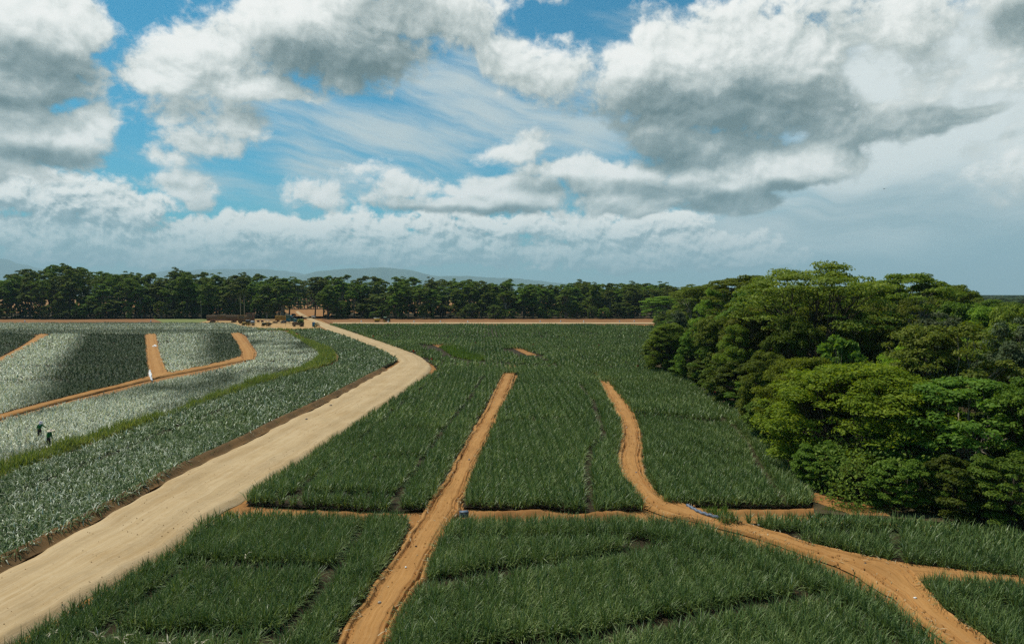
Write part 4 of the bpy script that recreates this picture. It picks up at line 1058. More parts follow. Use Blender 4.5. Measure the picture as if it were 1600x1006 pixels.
for yr, s0, s1, skip in ((406, 4.5, 11, .22), (424, 4, 9, .06), (470, 5, 9, .08), (505, 5, 9, .05), (545, 5, 9, .04)):
    X = Xat(-105, yr)
    while X < Xat(1070, yr):
        y = yr + 1 + rng.normal(0, 2.5); px = 800 + X / y * F
        x = X; X += rng.uniform(s0, s1)
        if 440 < px < 512 or rng.random() < skip * (1.8 if px < 260 and yr < 410 else 1): continue
        if yr > 460 and (px < 60 or 180 < px < 235 or 640 < px < 690) and rng.random() < .7: continue
        plant('low%d' % rng.integers(3), 'belt_shrub', x, y, rng.uniform(4.5, 10.5) * (1.45 if yr > 410 else 1), "dark shrub at the foot of the belt, %s" % sector(px), "shrub", "shrubs at the foot of the belt, %s" % sector(px), rng.uniform(3.4, 5.6))
for px, yy, tp in ((446, 690, 436), (456, 720, 437), (466, 700, 436), (476, 735, 437), (486, 705, 436), (496, 720, 437), (508, 700, 436), (434, 715, 437)):
    plant('far%d' % rng.integers(7), 'belt_tree', Xat(px, yy), yy, Zat(tp, yy), "tree of the farther row seen through the road gap", "tree", "farther trees behind the road gap", 9.0)
    plant('low%d' % rng.integers(3), 'belt_shrub', Xat(px + 4, yy - 12), yy - 12, 15, "shrub of the farther row seen through the road gap", "shrub", "farther shrubs behind the road gap", 7.0)
plant('flat0', 'belt_tree', Xat(452, 424), 424, 26.0, "flat-topped tree whose crown reaches over the road gap, nearer the truck", "tree", None, 9.5)
plant('flat1', 'belt_tree', Xat(492, 432), 432, 26.0, "flat-topped tree whose crown reaches over the road gap, beyond the road", "tree", None, 9.5)
plant('far4', 'belt_tree', Xat(512, 404), 404, 15.0, "dark tree whose low branches overhang the road gap", "tree", None, 6.5)
plant('far1', 'belt_tree', Xat(437, 408), 408, 21.0, "dark tree beside the road gap behind the teal truck", "tree", None, 7.5)
for px, hgt, lb in ((314, 11, "slim pale bare trunk at the belt edge behind the slatted trailer"), (375.5, 14, "first of two slim pale trunks rising above the crates"), (381.5, 15, "second of two slim pale trunks above the crates, slightly thicker")):
    w = MB(); y = 398; r0 = .16 if px < 330 else .24
    w.tube([(0, 0, -.3), (.1, 0, hgt * .5), (-.05, 0, hgt)], [r0 * 1.3, r0, r0 * .7], 8)
    e = empty('bare_tree', (Xat(px, y), y, -.2), 0, lb, "tree"); w.build('trunk', B_PALE, e, True)
    cm = PROTO['low1'][0]; c = link('crown', cm, e, (0, 0, hgt * .86)); c.scale = (.5, .5, .55)

# far woodland rolling away to the horizon, one mass
r_ = np.random.default_rng(77)
n = 5200
Y = 430 * (9000 / 430) ** r_.random(n); pxs = r_.uniform(1000, 1900, n); X = (pxs - 800) / F * Y
k = (X > np.interp(Y, [430, 9000], [100, 900])) & ((Y > 600) | (X > 90))
X, Y = X[k], Y[k]; n = len(X)
sz = np.clip(Y * 0.010, 4, 60)
hh = np.clip(np.where(Y < 1500, r_.uniform(7, 11.5, n), r_.uniform(5, 13.2, n)), 4, 13.4)
m = 26; i = np.repeat(np.arange(n), m)
d = r_.normal(size=(n * m, 3)); d /= np.linalg.norm(d, axis=1)[:, None]; d[:, 2] = np.abs(d[:, 2])
Pf = np.stack([X[i] + d[:, 0] * sz[i], Y[i] + d[:, 1] * sz[i], hh[i] * .45 + d[:, 2] * hh[i] * .52], 1)
V, Q = leaf_faces(Pf, d + np.array([0, 0, .5]), sz[i] * r_.uniform(.35, .6, n * m), r_)
V[:, 2] = np.clip(V[:, 2], -.3, 13.7)
o = link("forest", mesh_data("forest", V, Q, mats=(L_HORIZON,))); tag(o, "distant forest canopy rolling away to the sea horizon", kind="stuff")

# leafy undergrowth below the woodland edge
Y = 44 * (360 / 44) ** r_.random(42000); X = edge_x(Y) + r_.exponential(4.0, len(Y)) + 1.0 + r_.normal(0, .5, len(Y))
hz_ = r_.random(len(Y)) ** 1.6 * np.clip(3.4 - 0 * Y, 1, 4)
V, Q = leaf_faces(np.stack([X, Y, hz_ - .1], 1), np.stack([r_.normal(-.5, .5, len(Y)), r_.normal(-.3, .5, len(Y)), r_.uniform(.2, 1, len(Y))], 1), np.clip(.07 + Y * .0012, .1, .5) * r_.uniform(.6, 1.4, len(Y)), r_)
o = link("undergrowth", mesh_data("undergrowth", V, Q, mats=(L_DARK,))); tag(o, "dark leafy undergrowth along the woodland edge", kind="stuff")
# ------------------------------------------------------------------ vehicles and small things
P_WOOD = paint("weathered_boards", (0.17, 0.115, 0.07), 0.85, 0.15, 0, .4, 1.2)
P_RUST = paint("red_oxide_steel", (0.17, 0.040, 0.022), 0.7, 0.3, 0, .4, 2.0)
P_YEL = paint("yellow_paint", (0.58, 0.33, 0.025), 0.5, 0.4, 0, .35)
P_OCH = paint("ochre_paint", (0.36, 0.21, 0.04), 0.6, 0.3, 0, .4)
P_DGREEN = paint("dark_green_paint", (0.02, 0.055, 0.025), 0.45, 0.4)
P_LGREEN = paint("pale_green_paint", (0.42, 0.66, 0.38), 0.5, 0.3, 0, .15)
P_TEAL = paint("teal_paint", (0.012, 0.11, 0.125), 0.4, 0.5, 0, .2)
P_BLUE = paint("blue_plastic", (0.008, 0.17, 0.30), 0.5, 0.4, 0, .15)
P_HOSE = paint("blue_grey_hose", (0.10, 0.135, 0.19), 0.55, 0.4, 0, .2)
P_HOSE2 = paint('dark_hose', (0.045, 0.065, 0.105), 0.5, 0.4, 0, .2)
P_GREY = paint("grey_steel", (0.26, 0.29, 0.31), 0.5, 0.4, 0, .3)
P_WHITE = paint("white_paint", (0.74, 0.74, 0.72), 0.5, 0.3, 0, .2)
P_RUB = paint("black_rubber", (0.018, 0.018, 0.018), 0.85, 0.2, 0, .45, 4)
P_DARK = paint("dark_steel", (0.035, 0.035, 0.037), 0.6, 0.3, 0, .35)
P_GLASS = paint("dark_glass", (0.02, 0.03, 0.035), 0.12, 0.6, 0, .05)
P_RED = paint("red_cloth", (0.60, 0.035, 0.025), 0.8, 0.1, 0, .1)
P_STRAW = paint("bleached_leaf", (0.50, 0.45, 0.33), 0.8, 0.15, 0, .3, 8)
P_SHEET = paint("white_plastic", (0.80, 0.80, 0.80), 0.45, 0.4, 0, .15, 4)
P_STONE = paint("pale_stone", (0.45, 0.38, 0.30), 0.9, 0.1, 0, .5, 8)
P_SKIN = paint("brown_skin", (0.26, 0.13, 0.075), 0.6, 0.3, 0, .1)
P_SHIRT = paint("green_shirt", (0.022, 0.125, 0.028), 0.9, 0.1, 0, .1, 6)
P_PANTS = paint("dark_trousers", (0.030, 0.022, 0.026), 0.9, 0.1, 0, .2, 6)
P_CLOTH = paint("pale_pink_cloth", (0.72, 0.60, 0.64), 0.9, 0.1, 0, .1, 6)
P_HAT = paint("cream_straw", (0.72, 0.58, 0.44), 0.9, 0.1, 0, .15, 10)
P_LOAD = M_WEED

def gx_(px, Y): return Xat(px, Y)

def wheel(parent, x, y, r, w, rimmat, name='wheel'):
    t = MB(); n = 20
    ys = [-w / 2, -w / 2 * .9, 0, w / 2 * .9, w / 2]; rs = [r * .86, r * .97, r, r * .97, r * .86]
    th = np.arange(n) * 2 * math.pi / n
    V = np.array([[rr * math.cos(a), yy, rr * math.sin(a)] for yy, rr in zip(ys, rs) for a in th]); Q = []
    for i in range(4):
        for j in range(n): Q.append((i * n + j, i * n + n + j, i * n + n + (j + 1) % n, i * n + (j + 1) % n))
    t.add(V, Q)
    for k in range(n):   # tread lugs
        a = th[k]; t.box((r * 1.0 * math.cos(a), (.22 if k % 2 else -.22) * w, r * 1.0 * math.sin(a)), (.05 * r * 2, w * .5, .05 * r * 2), ry=-a)
    hub = empty(name, (x, y, r)); hub.parent = parent
    t.build('tyre', P_RUB, hub)
    m = MB(); m.cyl((0, 0, 0), r * .60, w * .92, 'y', 18); m.cyl((0, 0, 0), r * .2, w * 1.06, 'y', 10)
    m.build('rim', rimmat, hub)
    return hub

def slat_sides(parent, L, W_, z0, z1, mat, nb, skip=None):
    """four boarded sides with posts: each side a mesh of its own"""
    for sgn in (-1, 1):
        m = MB(); bw = L / nb
        for k in range(nb):
            if skip and sgn < 0 and skip[0] <= k < skip[1]:
                m.box((-L / 2 + bw * (k + .5), sgn * W_ / 2, z0 + (z1 - z0) * .82), (bw * .86, .05, (z1 - z0) * .36)); m.box((-L / 2 + bw * (k + .5), sgn * W_ / 2, z0 + (z1 - z0) * .1), (bw * .86, .05, (z1 - z0) * .2))
            else:
                m.box((-L / 2 + bw * (k + .5), sgn * W_ / 2, (z0 + z1) / 2 + .02 * ((k * 7) % 3)), (bw * .86, .05, z1 - z0))
        for f in (.06, .5, .94): m.box((0, sgn * (W_ / 2 + .06), z0 + (z1 - z0) * f), (L + .1, .06, .10))
        m.build('side_boards', mat, parent)
    for sgn in (-1, 1):
        m = MB(); nbw = max(4, int(W_ / .3)); bw = W_ / nbw
        for k in range(nbw): m.box((sgn * L / 2, -W_ / 2 + bw * (k + .5), (z0 + z1) / 2), (.05, bw * .86, z1 - z0))
        m.build('end_boards', mat, parent)

# long slatted trailer
Y = 352; e = empty('slatted_trailer', (gx_(347.5, Y), Y, -.12), R(1.5), "long brown slatted trailer with red chassis and a yellow barred opening", "trailer")
Lt = 15.4
slat_sides(e, Lt, 2.5, 1.45, 3.85, P_WOOD, 40, (14, 26))
m = MB(); m.box((0, 0, 1.30), (Lt, 2.4, .18)); m.box((0, -.5, 1.05), (Lt, .16, .34)); m.box((0, .5, 1.05), (Lt, .16, .34)); m.build('chassis', P_RUST, e)
m = MB()
for k in range(13): m.box((-2.1 + k * .355, -1.26, 2.40), (.10, .07, .78))
m.box((0.03, -1.27, 2.82), (4.5, .05, .08)); m.box((0.03, -1.27, 1.98), (4.5, .05, .08)); m.build('barred_opening', P_OCH, e)
for x in (-5.6, -4.4, 5.2, 6.3):
    for y in (-.95, .95): wheel(e, x, y, .50, .36, P_DARK)
for y in (-.7, .7):
    m = MB(); m.box((-2.6, y, .60), (.14, .14, 1.1)); m.box((-2.6, y, .03), (.34, .34, .06)); m.build('landing_leg', P_DARK, e)

# two tall crates on a low trailer
def bin_trailer(px, Y, L, W_, z0, z1, mat, frame, label, rz=0.0):
    e = empty('bin_trailer', (gx_(px, Y), Y, -.12), rz, label, "trailer")
    slat_sides(e, L, W_, z0, z1, mat, max(8, int(L / .35)))
    m = MB()
    for x in (-L / 2, L / 2):
        for y in (-W_ / 2, W_ / 2): m.box((x * 1.01, y * 1.03, (z0 + z1) / 2), (.14, .14, z1 - z0 + .2))
    for z in (z0, z1): m.box((0, -W_ / 2 - .10, z), (L + .2, .10, .12)); m.box((0, W_ / 2 + .10, z), (L + .2, .10, .12))
    m.build('frame', frame, e)
    m = MB(); m.box((0, 0, z0 - .13), (L, W_ * .9, .2)); m.box((L / 2 + .7, 0, z0 - .15), (1.4, .1, .12)); m.build('bed', P_RUST, e)
    for x in (-L * .28, L * .28):
        for y in (-W_ * .4, W_ * .4): wheel(e, x, y, min(.48, z0 * .55), .28, P_DARK)
    return e
bin_trailer(378.5, 338, 3.3, 2.3, .95, 4.1, P_WOOD, P_OCH, "tall narrow crate trailer with ochre corner posts behind the yellow tractor")
bin_trailer(391, 346, 3.3, 2.3, 1.0, 5.0, P_WOOD, P_RUST, "tallest brown crate trailer, standing behind the grey tank")
bin_trailer(439, 358, 5.2, 2.3, 1.15, 3.25, P_OCH, P_YEL, "ochre slatted bin trailer in front of the green pasture strip")

def tractor(px, Y, rz, paintm, roofm, rimm, label, cab=True, name='tractor'):
    """nose to +x"""
    e = empty(name, (gx_(px, Y), Y, -.12), rz, label, "tractor")
    m = MB(); m.box((1.05, 0, 1.35), (1.9, .78, .72), b=.16); m.box((1.95, 0, 1.28), (.16, .66, .50), b=.05); m.build('bonnet', paintm, e)
    m = MB(); m.box((.5, 0, .85), (3.2, .42, .42), b=.06); m.box((1.5, 0, .62), (.18, 1.5, .16)); m.box((-.8, 0, .85), (.34, 1.5, .34)); m.build('chassis', P_DARK, e)
    for s in (-1, 1):
        f = MB(); pts = [( -.8 + .98 * math.cos(a), .85 + .98 * math.sin(a)) for a in np.linspace(R(10), R(165), 9)]
        for (x0, z0), (x1, z1) in zip(pts[:-1], pts[1:]):
            f.box(((x0 + x1) / 2, s * .82, (z0 + z1) / 2), (math.hypot(x1 - x0, z1 - z0) + .04, .50, .05), ry=-math.atan2(z1 - z0, x1 - x0))
        f.build('mudguard', paintm, e)
        wheel(e, -.8, s * .86, .82, .46, rimm, 'rear_wheel'); wheel(e, 1.5, s * .80, .50, .30, rimm, 'front_wheel')
    m = MB(); m.tube([(1.2, .28, 1.6), (1.2, .28, 2.5)], .045, 8); m.build('exhaust_pipe', P_DARK, e)
    m = MB(); m.box((-.65, 0, 1.42), (.5, .5, .12), b=.03); m.box((-.92, 0, 1.72), (.1, .5, .5), b=.03); m.build('seat', P_DARK, e)
    c = MB()
    for x, y in ((-1.2, -.66), (-1.2, .66), (.05, -.62), (.05, .62)): c.box((x, y, 1.98), (.08, .08, 1.3))
    c.build('posts', P_DARK, e)
    m = MB(); m.box((-.58, 0, 2.68), (1.62, 1.56, .14), b=.05); m.build('roof', roofm, e)
    if cab:
        m = MB(); m.box((-.58, -.66, 2.05), (1.16, .02, 1.1)); m.box((-.58, .66, 2.05), (1.16, .02, 1.1)); m.box((.06, 0, 2.05), (.02, 1.2, 1.1)); m.box((-1.21, 0, 2.05), (.02, 1.2, 1.1)); m.build('cab_glass', P_GLASS, e)
    m = MB(); m.tube([(.1, 0, 1.5), (-.18, 0, 1.86)], .03, 6); m.cyl((-.2, 0, 1.88), .19, .035, 'z', 14); m.build('steering_wheel', P_DARK, e)
    for s in (-1, 1):
        m = MB(); m.cyl((2.04, s * .22, 1.38), .08, .05, 'x', 12); m.build('headlight', P_GREY, e)
    return e

tractor(385, 314, math.pi, P_YEL, P_GREY, P_YEL, "yellow tractor with dark cab parked in front of the tall crates")
Y = 313; e = empty('tank_trailer', (gx_(394.5, Y), Y, -.12), 0, "rounded grey tank on a small yellow trailer behind the yellow tractor", "tank trailer")
m = MB(); m.tube([(-.9, 0, 1.7), (-.75, 0, 1.7), (.75, 0, 1.7), (.9, 0, 1.7)], [.45, .68, .68, .45], 16); m.build('tank', P_GREY, e)
m = MB(); m.box((-.1, 0, .92), (2.3, .9, .16)); m.box((-1.5, 0, .85), (1.1, .1, .1)); m.build('frame', P_YEL, e)
for y in (-.7, .7): wheel(e, .2, y, .46, .28, P_DARK)

tq = tractor(416, 308, math.pi, P_DGREEN, paint("blue_grey_canopy", (0.22, 0.33, 0.40), .6), P_OCH, "open dark green tractor with a blue grey canopy and long thin spray boom", False)
bm_ = MB(); bm_.box((-8.5, 0, 1.45), (13.0, .10, .10)); bm_.box((-8.5, .25, 1.1), (13.0, .06, .06))
for k in range(7): bm_.box((-2.6 - k * 2.0, .12, 1.27), (.06, .3, .42))
bm_.box((-1.9, 0, 1.2), (.9, .5, .6)); bm_.box((-8.6, 0, .7), (.09, .09, 1.5))
bm_.build('spray_boom', P_DARK, tq)

Y = 343; e = empty('flatbed_trailer', (gx_(418, Y), Y, -.12), 0, "long empty flatbed trailer of rusty red beams", "trailer")
m = MB(); m.box((0, -1.0, 1.42), (11.2, .14, .30)); m.box((0, 1.0, 1.42), (11.2, .14, .30))
for k in range(12): m.box((-5.5 + k, 0, 1.50), (.14, 2.0, .12))
m.box((-1.6, 0, 1.60), (7.6, 2.2, .06)); m.build('deck', P_RUST, e)
for x in (-4.6, -2.6):
    m = MB(); m.box((x, -.4, .95), (1.0, .9, .8), b=.06); m.build('tool_box', P_DARK, e)
for x in (3.2, 4.2):
    for y in (-.9, .9): wheel(e, x, y, .48, .34, P_DARK)

Y = 344; e = empty('long_nose_truck', (gx_(454, Y), Y, -.12), R(-6), "teal long-nosed truck with high sleeper cab facing the road", "truck")
m = MB(); m.prism([(-2.0, 1.05), (1.0, 1.05), (1.0, 2.55), (.62, 3.55), (.1, 4.05), (-1.6, 4.0), (-2.0, 3.6)], -1.18, 1.18); m.build('cab', P_TEAL, e)
m = MB(); m.prism([(1.01, 1.0), (3.15, 1.0), (3.25, 1.7), (3.0, 2.15), (1.01, 2.42)], -.85, .85); m.build('bonnet', P_TEAL, e)
m = MB(); m.prism([(.66, 2.62), (1.03, 2.62), (.66, 3.45)], -1.0, 1.0); m.build('windscreen', P_GLASS, e)
for s in (-1, 1):
    d = MB(); d.box((.35, s * 1.2, 1.95), (1.05, .06, 1.5), b=.02); do = d.build('door', P_TEAL, e)
    d = MB(); d.box((.35, s * 1.235, 2.9), (.8, .02, .62)); d.build('side_window', P_GLASS, e)
    d = MB(); d.cyl((3.22, s * .62, 1.45), .13, .08, 'x', 12); d.build('headlight', P_GREY, e)
    d = MB(); d.tube([(-.9, s * 1.1, 1.2), (-.9, s * 1.1, 4.4)], .07, 8); d.build('exhaust_pipe', P_GREY, e)
    wheel(e, 2.3, s * .95, .52, .30, P_GREY)
    for x in (-4.4, -3.2): wheel(e, x, s * .85, .52, .55, P_GREY)
m = MB(); m.box((3.35, 0, .80), (.16, 2.2, .34), b=.04); m.build('bumper', P_GREY, e)
m = MB(); m.box((3.27, 0, 1.55), (.05, .95, .75)); m.build('radiator_grille', P_DARK, e)
m = MB(); m.box((-1.0, -.45, .95), (8.2, .14, .26)); m.box((-1.0, .45, .95), (8.2, .14, .26)); m.box((-3.6, 0, 1.2), (1.6, 1.2, .14)); m.cyl((-.6, -.85, .8), .28, 1.3, 'x', 12); m.build('chassis', P_DARK, e)

Y = 305; e = empty('farm_cart', (gx_(465.6, Y), Y, -.12), R(2), "dark wooden farm cart carrying cut green plants", "cart")
slat_sides(e, 4.7, 2.0, .85, 2.0, P_WOOD, 12)
m = MB(); m.box((0, 0, .76), (4.7, 1.9, .16)); m.box((-2.9, 0, .62), (1.2, .1, .1)); m.build('bed', P_DARK, e)
for x in (-1.7, 1.2, 1.9):
    for y in (-.8, .8): wheel(e, x, y, .40, .24, P_DARK)
r2 = np.random.default_rng(9); n = 2600
Pn = np.stack([gx_(469.6, Y) + r2.normal(0, .72, n), Y + r2.normal(0, .45, n), 1.5 + r2.random(n) ** 1.5 * 1.6], 1)
k = (np.abs(Pn[:, 0] - gx_(469.6, Y)) < 1.35); Pn = Pn[k]
V, Q = leaf_faces(Pn, r2.normal(size=Pn.shape) + (0, 0, .8), np.full(len(Pn), .16), r2)
lo_ = link('cut_plants', mesh_data('cut_plants', V, Q, mats=(M_WEED,))); tag(lo_, "heap of freshly cut green plants lying in the farm cart", "plant heap")

Y = 452; e = empty('parked_car', (gx_(459, Y), Y, -.12), R(90), "dark off-road car on the sandy road beyond the gap", "car")
m = MB(); m.prism([(-2.1, .45), (2.1, .45), (2.15, 1.05), (.9, 1.15), (.35, 1.85), (-1.9, 1.85), (-2.1, 1.1)], -.9, .9); m.build('body', P_DARK, e)
m = MB(); m.box((-.75, -.91, 1.5), (2.0, .02, .46)); m.box((-.75, .91, 1.5), (2.0, .02, .46)); m.box((-2.02, 0, 1.5), (.02, 1.4, .46)); m.build("window_band", P_GLASS, e)
for x in (-1.3, 1.35):
    for y in (-.82, .82): wheel(e, x, y, .38, .24, P_GREY)
for s in (-1, 1):
    m = MB(); m.box((-2.12, s * .68, 1.0), (.05, .18, .2)); m.build('tail_light', P_RED, e)

Y = 302; e = empty('portable_toilet', (gx_(489.8, Y), Y, -.15), R(8), "blue portable toilet with pale roof beside the road", "portable toilet")
m = MB(); m.box((0, 0, 1.05), (1.12, 1.12, 2.0), b=.05); m.build('cabin', P_BLUE, e)
m = MB(); m.box((.02, -.58, 1.0), (.78, .04, 1.75), b=.015); d = m.build('door', P_BLUE, e)
m = MB(); m.box((.32, -.62, 1.0), (.05, .04, .18)); m.build('handle', P_WHITE, d)
m = MB(); m.prism([(-.62, 2.05), (.62, 2.05), (.52, 2.2), (0, 2.32), (-.52, 2.2)], -.62, .62); m.build('roof', P_WHITE, e)
m = MB(); m.tube([(.45, .45, 2.0), (.45, .45, 2.6)], .05, 8); m.build('vent_pipe', P_WHITE, e)
plant('low1', 'roadside_shrub', gx_(494.5, 300), 300, 2.0, "small dark shrub right beside the blue portable toilet", "shrub", None, 1.2)

Y = 398; e = empty('sign_board', (gx_(489.5, Y), Y, -.12), 0, "white notice board on two legs at the road gap", "sign")
m = MB(); m.box((0, 0, 1.75), (2.2, .06, .95), b=.02); m.build('board', P_WHITE, e)
m = MB(); m.box((0, -.04, 2.10), (2.1, .03, .18)); m.build('red_band', P_RUST, e)
for s in (-1, 1):
    m = MB(); m.box((s * .95, .06, 1.0), (.12, .10, 2.2)); m.build('leg', P_WHITE, e)

# tractor with yellow tank on the ploughed strip
Y = 354
tractor(603.5, Y, 0, P_DGREEN, P_LGREEN, P_YEL, "dark green tractor with pale green roof on the ploughed strip")
e = empty('tank_trailer', (gx_(589, Y), Y, -.12), 0, "yellow spray tank trailer with white top towed by the green tractor", "tank trailer")
m = MB(); m.tube([(-1.5, 0, 1.4), (-1.3, 0, 1.4), (1.3, 0, 1.4), (1.5, 0, 1.4)], [.5, .75, .75, .5], 16); m.build('tank', P_YEL, e)
m = MB(); m.box((-.2, 0, 2.14), (2.9, .9, .16), b=.04); m.box((-1.2, 0, 2.3), (.8, .7, .2), b=.04); m.build('tank_lid', P_WHITE, e)
m = MB(); m.box((.3, 0, .72), (3.8, .8, .16)); m.box((2.4, 0, .66), (1.2, .1, .1)); m.tube([(1.5, 0, .8), (1.7, 0, 2.5)], .07, 6); m.build('frame', P_OCH, e)
for x in (-.6, .5):
    for y in (-.72, .72): wheel(e, x, y, .46, .28, P_DARK)

# white sacks along the ploughed strip
def sack_mesh(seed, h=.85):
    q = np.random.default_rng(seed); m = MB(); n = 10; zz = [0, .12, .45, .75, .9, 1.0]; rr = [.24, .30, .28, .20, .09, .16]
    V = []; Q = []
    for i, (z, r) in enumerate(zip(zz, rr)):
        for j in range(n):
            a = j * 2 * math.pi / n; k = r * (1 + q.uniform(-.14, .14)); V.append((k * math.cos(a) + .05 * z, k * .8 * math.sin(a), z * h))
    for i in range(5):
        for j in range(n): Q.append((i * n + j, i * n + (j + 1) % n, i * n + n + (j + 1) % n, i * n + n + j))
    T = [(5 * n, 5 * n + j, 5 * n + j + 1) for j in range(1, n - 1)]
    m.add(V, Q, T); return m.data('white_sack', P_SHEET, True)
SACKS = [(564.5, 503.4, "white sack standing alone just past the road bend"), (606.5, 503.6, "white sack leaning by the front wheel of the green tractor"), (647, 503.5, "first white sack after the green tractor"), (688, 503.6, "second white sack after the green tractor"), (731, 503.8, "third white sack after the green tractor"),
         (844, 503.4, "white sack opening the closely spaced run before the woodland"), (876, 503.3, "second white sack of the closely spaced run"), (912, 503.5, "middle white sack of the closely spaced run"), (968, 503.2, "white sack before the last of the run"), (991, 503, "last white sack before the low spreading tree"),
         (39, 503.2, "white sack on the strip by the picture's outer edge"), (235.5, 503.0, "white sack on the reddish strip behind the silvery plots")]
for i, (px, py, lb) in enumerate(SACKS):
    x, y = G(px, py); o = link('white_sack', sack_mesh(i, .95), None, (x, y, -.06), rng.uniform(0, 6)); o.scale = (1.15, 1.15, 1.15)
    tag(o, lb, "sack", "white sacks along the ploughed strip")

# red marker flags
FLAGS = [(582, 529.5, "red marker flag on the road edge, first after the yard"), (645, 552.5, "red marker flag on the outer edge of the road bend"), (673, 566, "red marker flag at the tightest point of the road bend"), (742, 539, "red marker flag in the middle field beside the green grass patch"),
         (832, 542, "red marker flag in the middle field above the small bare patch"), (935, 543, "red marker flag alone in the far part of the middle field"), (995, 577, "red marker flag at the field corner next to the winding track"), (1075, 594, "red marker flag at the woodland edge, farthest one"),
         (1115, 619, "red marker flag at the woodland edge by the olive trees"), (1176, 662, "tall red marker flag at the woodland edge below the narrow bush tree"), (1244, 742, "red marker flag at the foot of the yellow green domes")]
for i, (px, py, lb) in enumerate(FLAGS):
    x, y = G(px, py, .45); e = empty('marker_flag', (x, y, -.15), rng.uniform(-.4, .4), lb, "flag", "red marker flags round the fields")
    k = .85 if y < 200 else 1.0
    m = MB(); m.tube([(0, 0, 0), (.02, 0, 1.75 * k)], .022, 6); m.build('pole', P_WOOD, e)
    V = []; 
    for a in range(6):
        for b in range(3): V.append((.02 + a * .075 * k, .05 * math.sin(a * 1.3), (1.74 - b * .19 - a * .025) * k))
    Q = [(a * 3 + b, a * 3 + b + 1, a * 3 + b + 4, a * 3 + b + 3) for a in range(5) for b in range(2)]
    m = MB(); m.add(V, Q); m.add(np.array(V) + (0, .012, 0), [q[::-1] for q in Q]); m.build('flag', P_RED, e)

# crumpled plastic
def crumple(name, path, w, hgt, seed, label):
    q = np.random.default_rng(seed); P, L_ = resample(np.array(path), 26); m = 12; V = []
    t = np.gradient(P, axis=0); t /= np.linalg.norm(t, axis=1)[:, None]; nn = np.stack([-t[:, 1], t[:, 0]], 1)
    for i in range(26):
        e_ = math.sin(math.pi * (i + .5) / 26) ** .5
        for j in range(m):
            u = j / (m - 1) - .5
            V.append((*(P[i] + nn[i] * u * w * e_ + q.normal(0, .05, 2)), -.12 + e_ * hgt * (1 - (2 * u) ** 2) * q.uniform(.35, 1.15) + .02))
    Q = [(i * m + j, i * m + m + j, i * m + m + j + 1, i * m + j + 1) for i in range(25) for j in range(m - 1)]
    o = link(name, mesh_data(name, V, Q, mats=(P_SHEET,))); tag(o, label, "plastic sheet")
crumple('plastic_sheet', [G(234, 577), G(235, 585), G(236.5, 592), G(238, 594)], 0.5, .32, 1, "heap of crumpled white plastic sheet trailing along the rutted track's corner")
crumple('plastic_sheet', [G(238, 541.5), G(242, 541), G(243, 540)], 1.0, .5, 2, "small crumpled white plastic bag halfway up the rutted track")

# hose, box, stones, bits
pts = [np.array([*G(px, py), .06]) for px, py in ((1074, 791), (1081, 795), (1088, 799), (1097, 803), (1107, 806), (1118, 809), (1124, 810.5))]
m = MB(); P_, _ = resample(np.array([p[:2] for p in pts]), 24); P_ = smooth(P_, 1)
m.tube(np.c_[P_, .07 + .03 * np.sin(np.arange(len(P_)) * .9)], .11, 8); o = m.build('hose', P_HOSE, None, True); tag(o, "blue grey irrigation hose lying between winding track and green weeds", "hose")
x, y = G(725, 797.5, .3); e = empty('plastic_crate', (x, y, -.1), R(14), "small blue grey plastic crate on the soil ridge by the straight track", "crate")
m = MB()
for k in range(4):
    z = .06 + k * .13
    m.box((0, -.25, z), (.74, .03, .09)); m.box((0, .25, z), (.74, .03, .09)); m.box((-.36, 0, z), (.03, .5, .09)); m.box((.36, 0, z), (.03, .5, .09))
m.box((0, 0, .47), (.80, .58, .05)); m.box((0, 0, .25), (.68, .44, .4)); m.build('body', P_HOSE, e); e.scale = (.72, .72, .72)
def rock(name, px, py, s, mat, label, cat="stone", group=None, z=0.0):
    s = s * .72
    q = np.random.default_rng(int(px * 7 + py)); n = 8; V = []; Q = []
    for i, (zz, rr) in enumerate(((-.3, .7), (.1, 1.0), (.5, .8), (.75, .4))):
        for j in range(n):
            a = j * 6.283 / n; k = rr * q.uniform(.75, 1.2); V.append((k * math.cos(a) * 1.2 * s, k * math.sin(a) * .9 * s, zz * s * q.uniform(.8, 1.1)))
    for i in range(3):
        for j in range(n): Q.append((i * n + j, i * n + (j + 1) % n, i * n + n + (j + 1) % n, i * n + n + j))
    T = [(3 * n, 3 * n + j, 3 * n + j + 1) for j in range(1, n - 1)]
    x, y = G(px, py); o = link(name, mesh_data(name, V, Q, T, mats=(mat,)), None, (x, y, z), q.uniform(0, 6)); tag(o, label, cat, group)
for px, py, s, mt, lb in ((593, 941, .13, P_STONE, "pale stone on the straight track, largest and nearest"), (634, 886, .09, P_WHITE, "small white stone in the middle of the straight track"), (650, 853, .08, P_DARK, "small dark stone on the straight track above the white one"), (768, 617, .16, P_STONE, "pale stone near the far end of the straight track"),
                          (733, 718, .13, P_HOSE, "bluish stone halfway along the straight track"), (979, 668, .14, P_STONE, "pale stone on the upper bend of the winding track"), (994, 738, .12, P_HOSE, "grey stone on the winding track before it widens"), (1186, 820, .12, P_WHITE, "white stone where the winding track turns toward the corner"),
                          (1352, 880, .11, P_DARK, "dark stone where side track and winding track meet"), (1430, 934, .10, P_WHITE, "white stone on the winding track by the corner block")):
    rock('stone', px, py, s, mt, lb, z=.0)
for px, py, lb in ((517, 635, "dark flattened scrap on the gravel road, farther one"), (479, 657, "dark flattened scrap on the gravel road, nearer one")):
    rock('scrap', px, py, .22, P_DARK, lb, "scrap", None, .13)

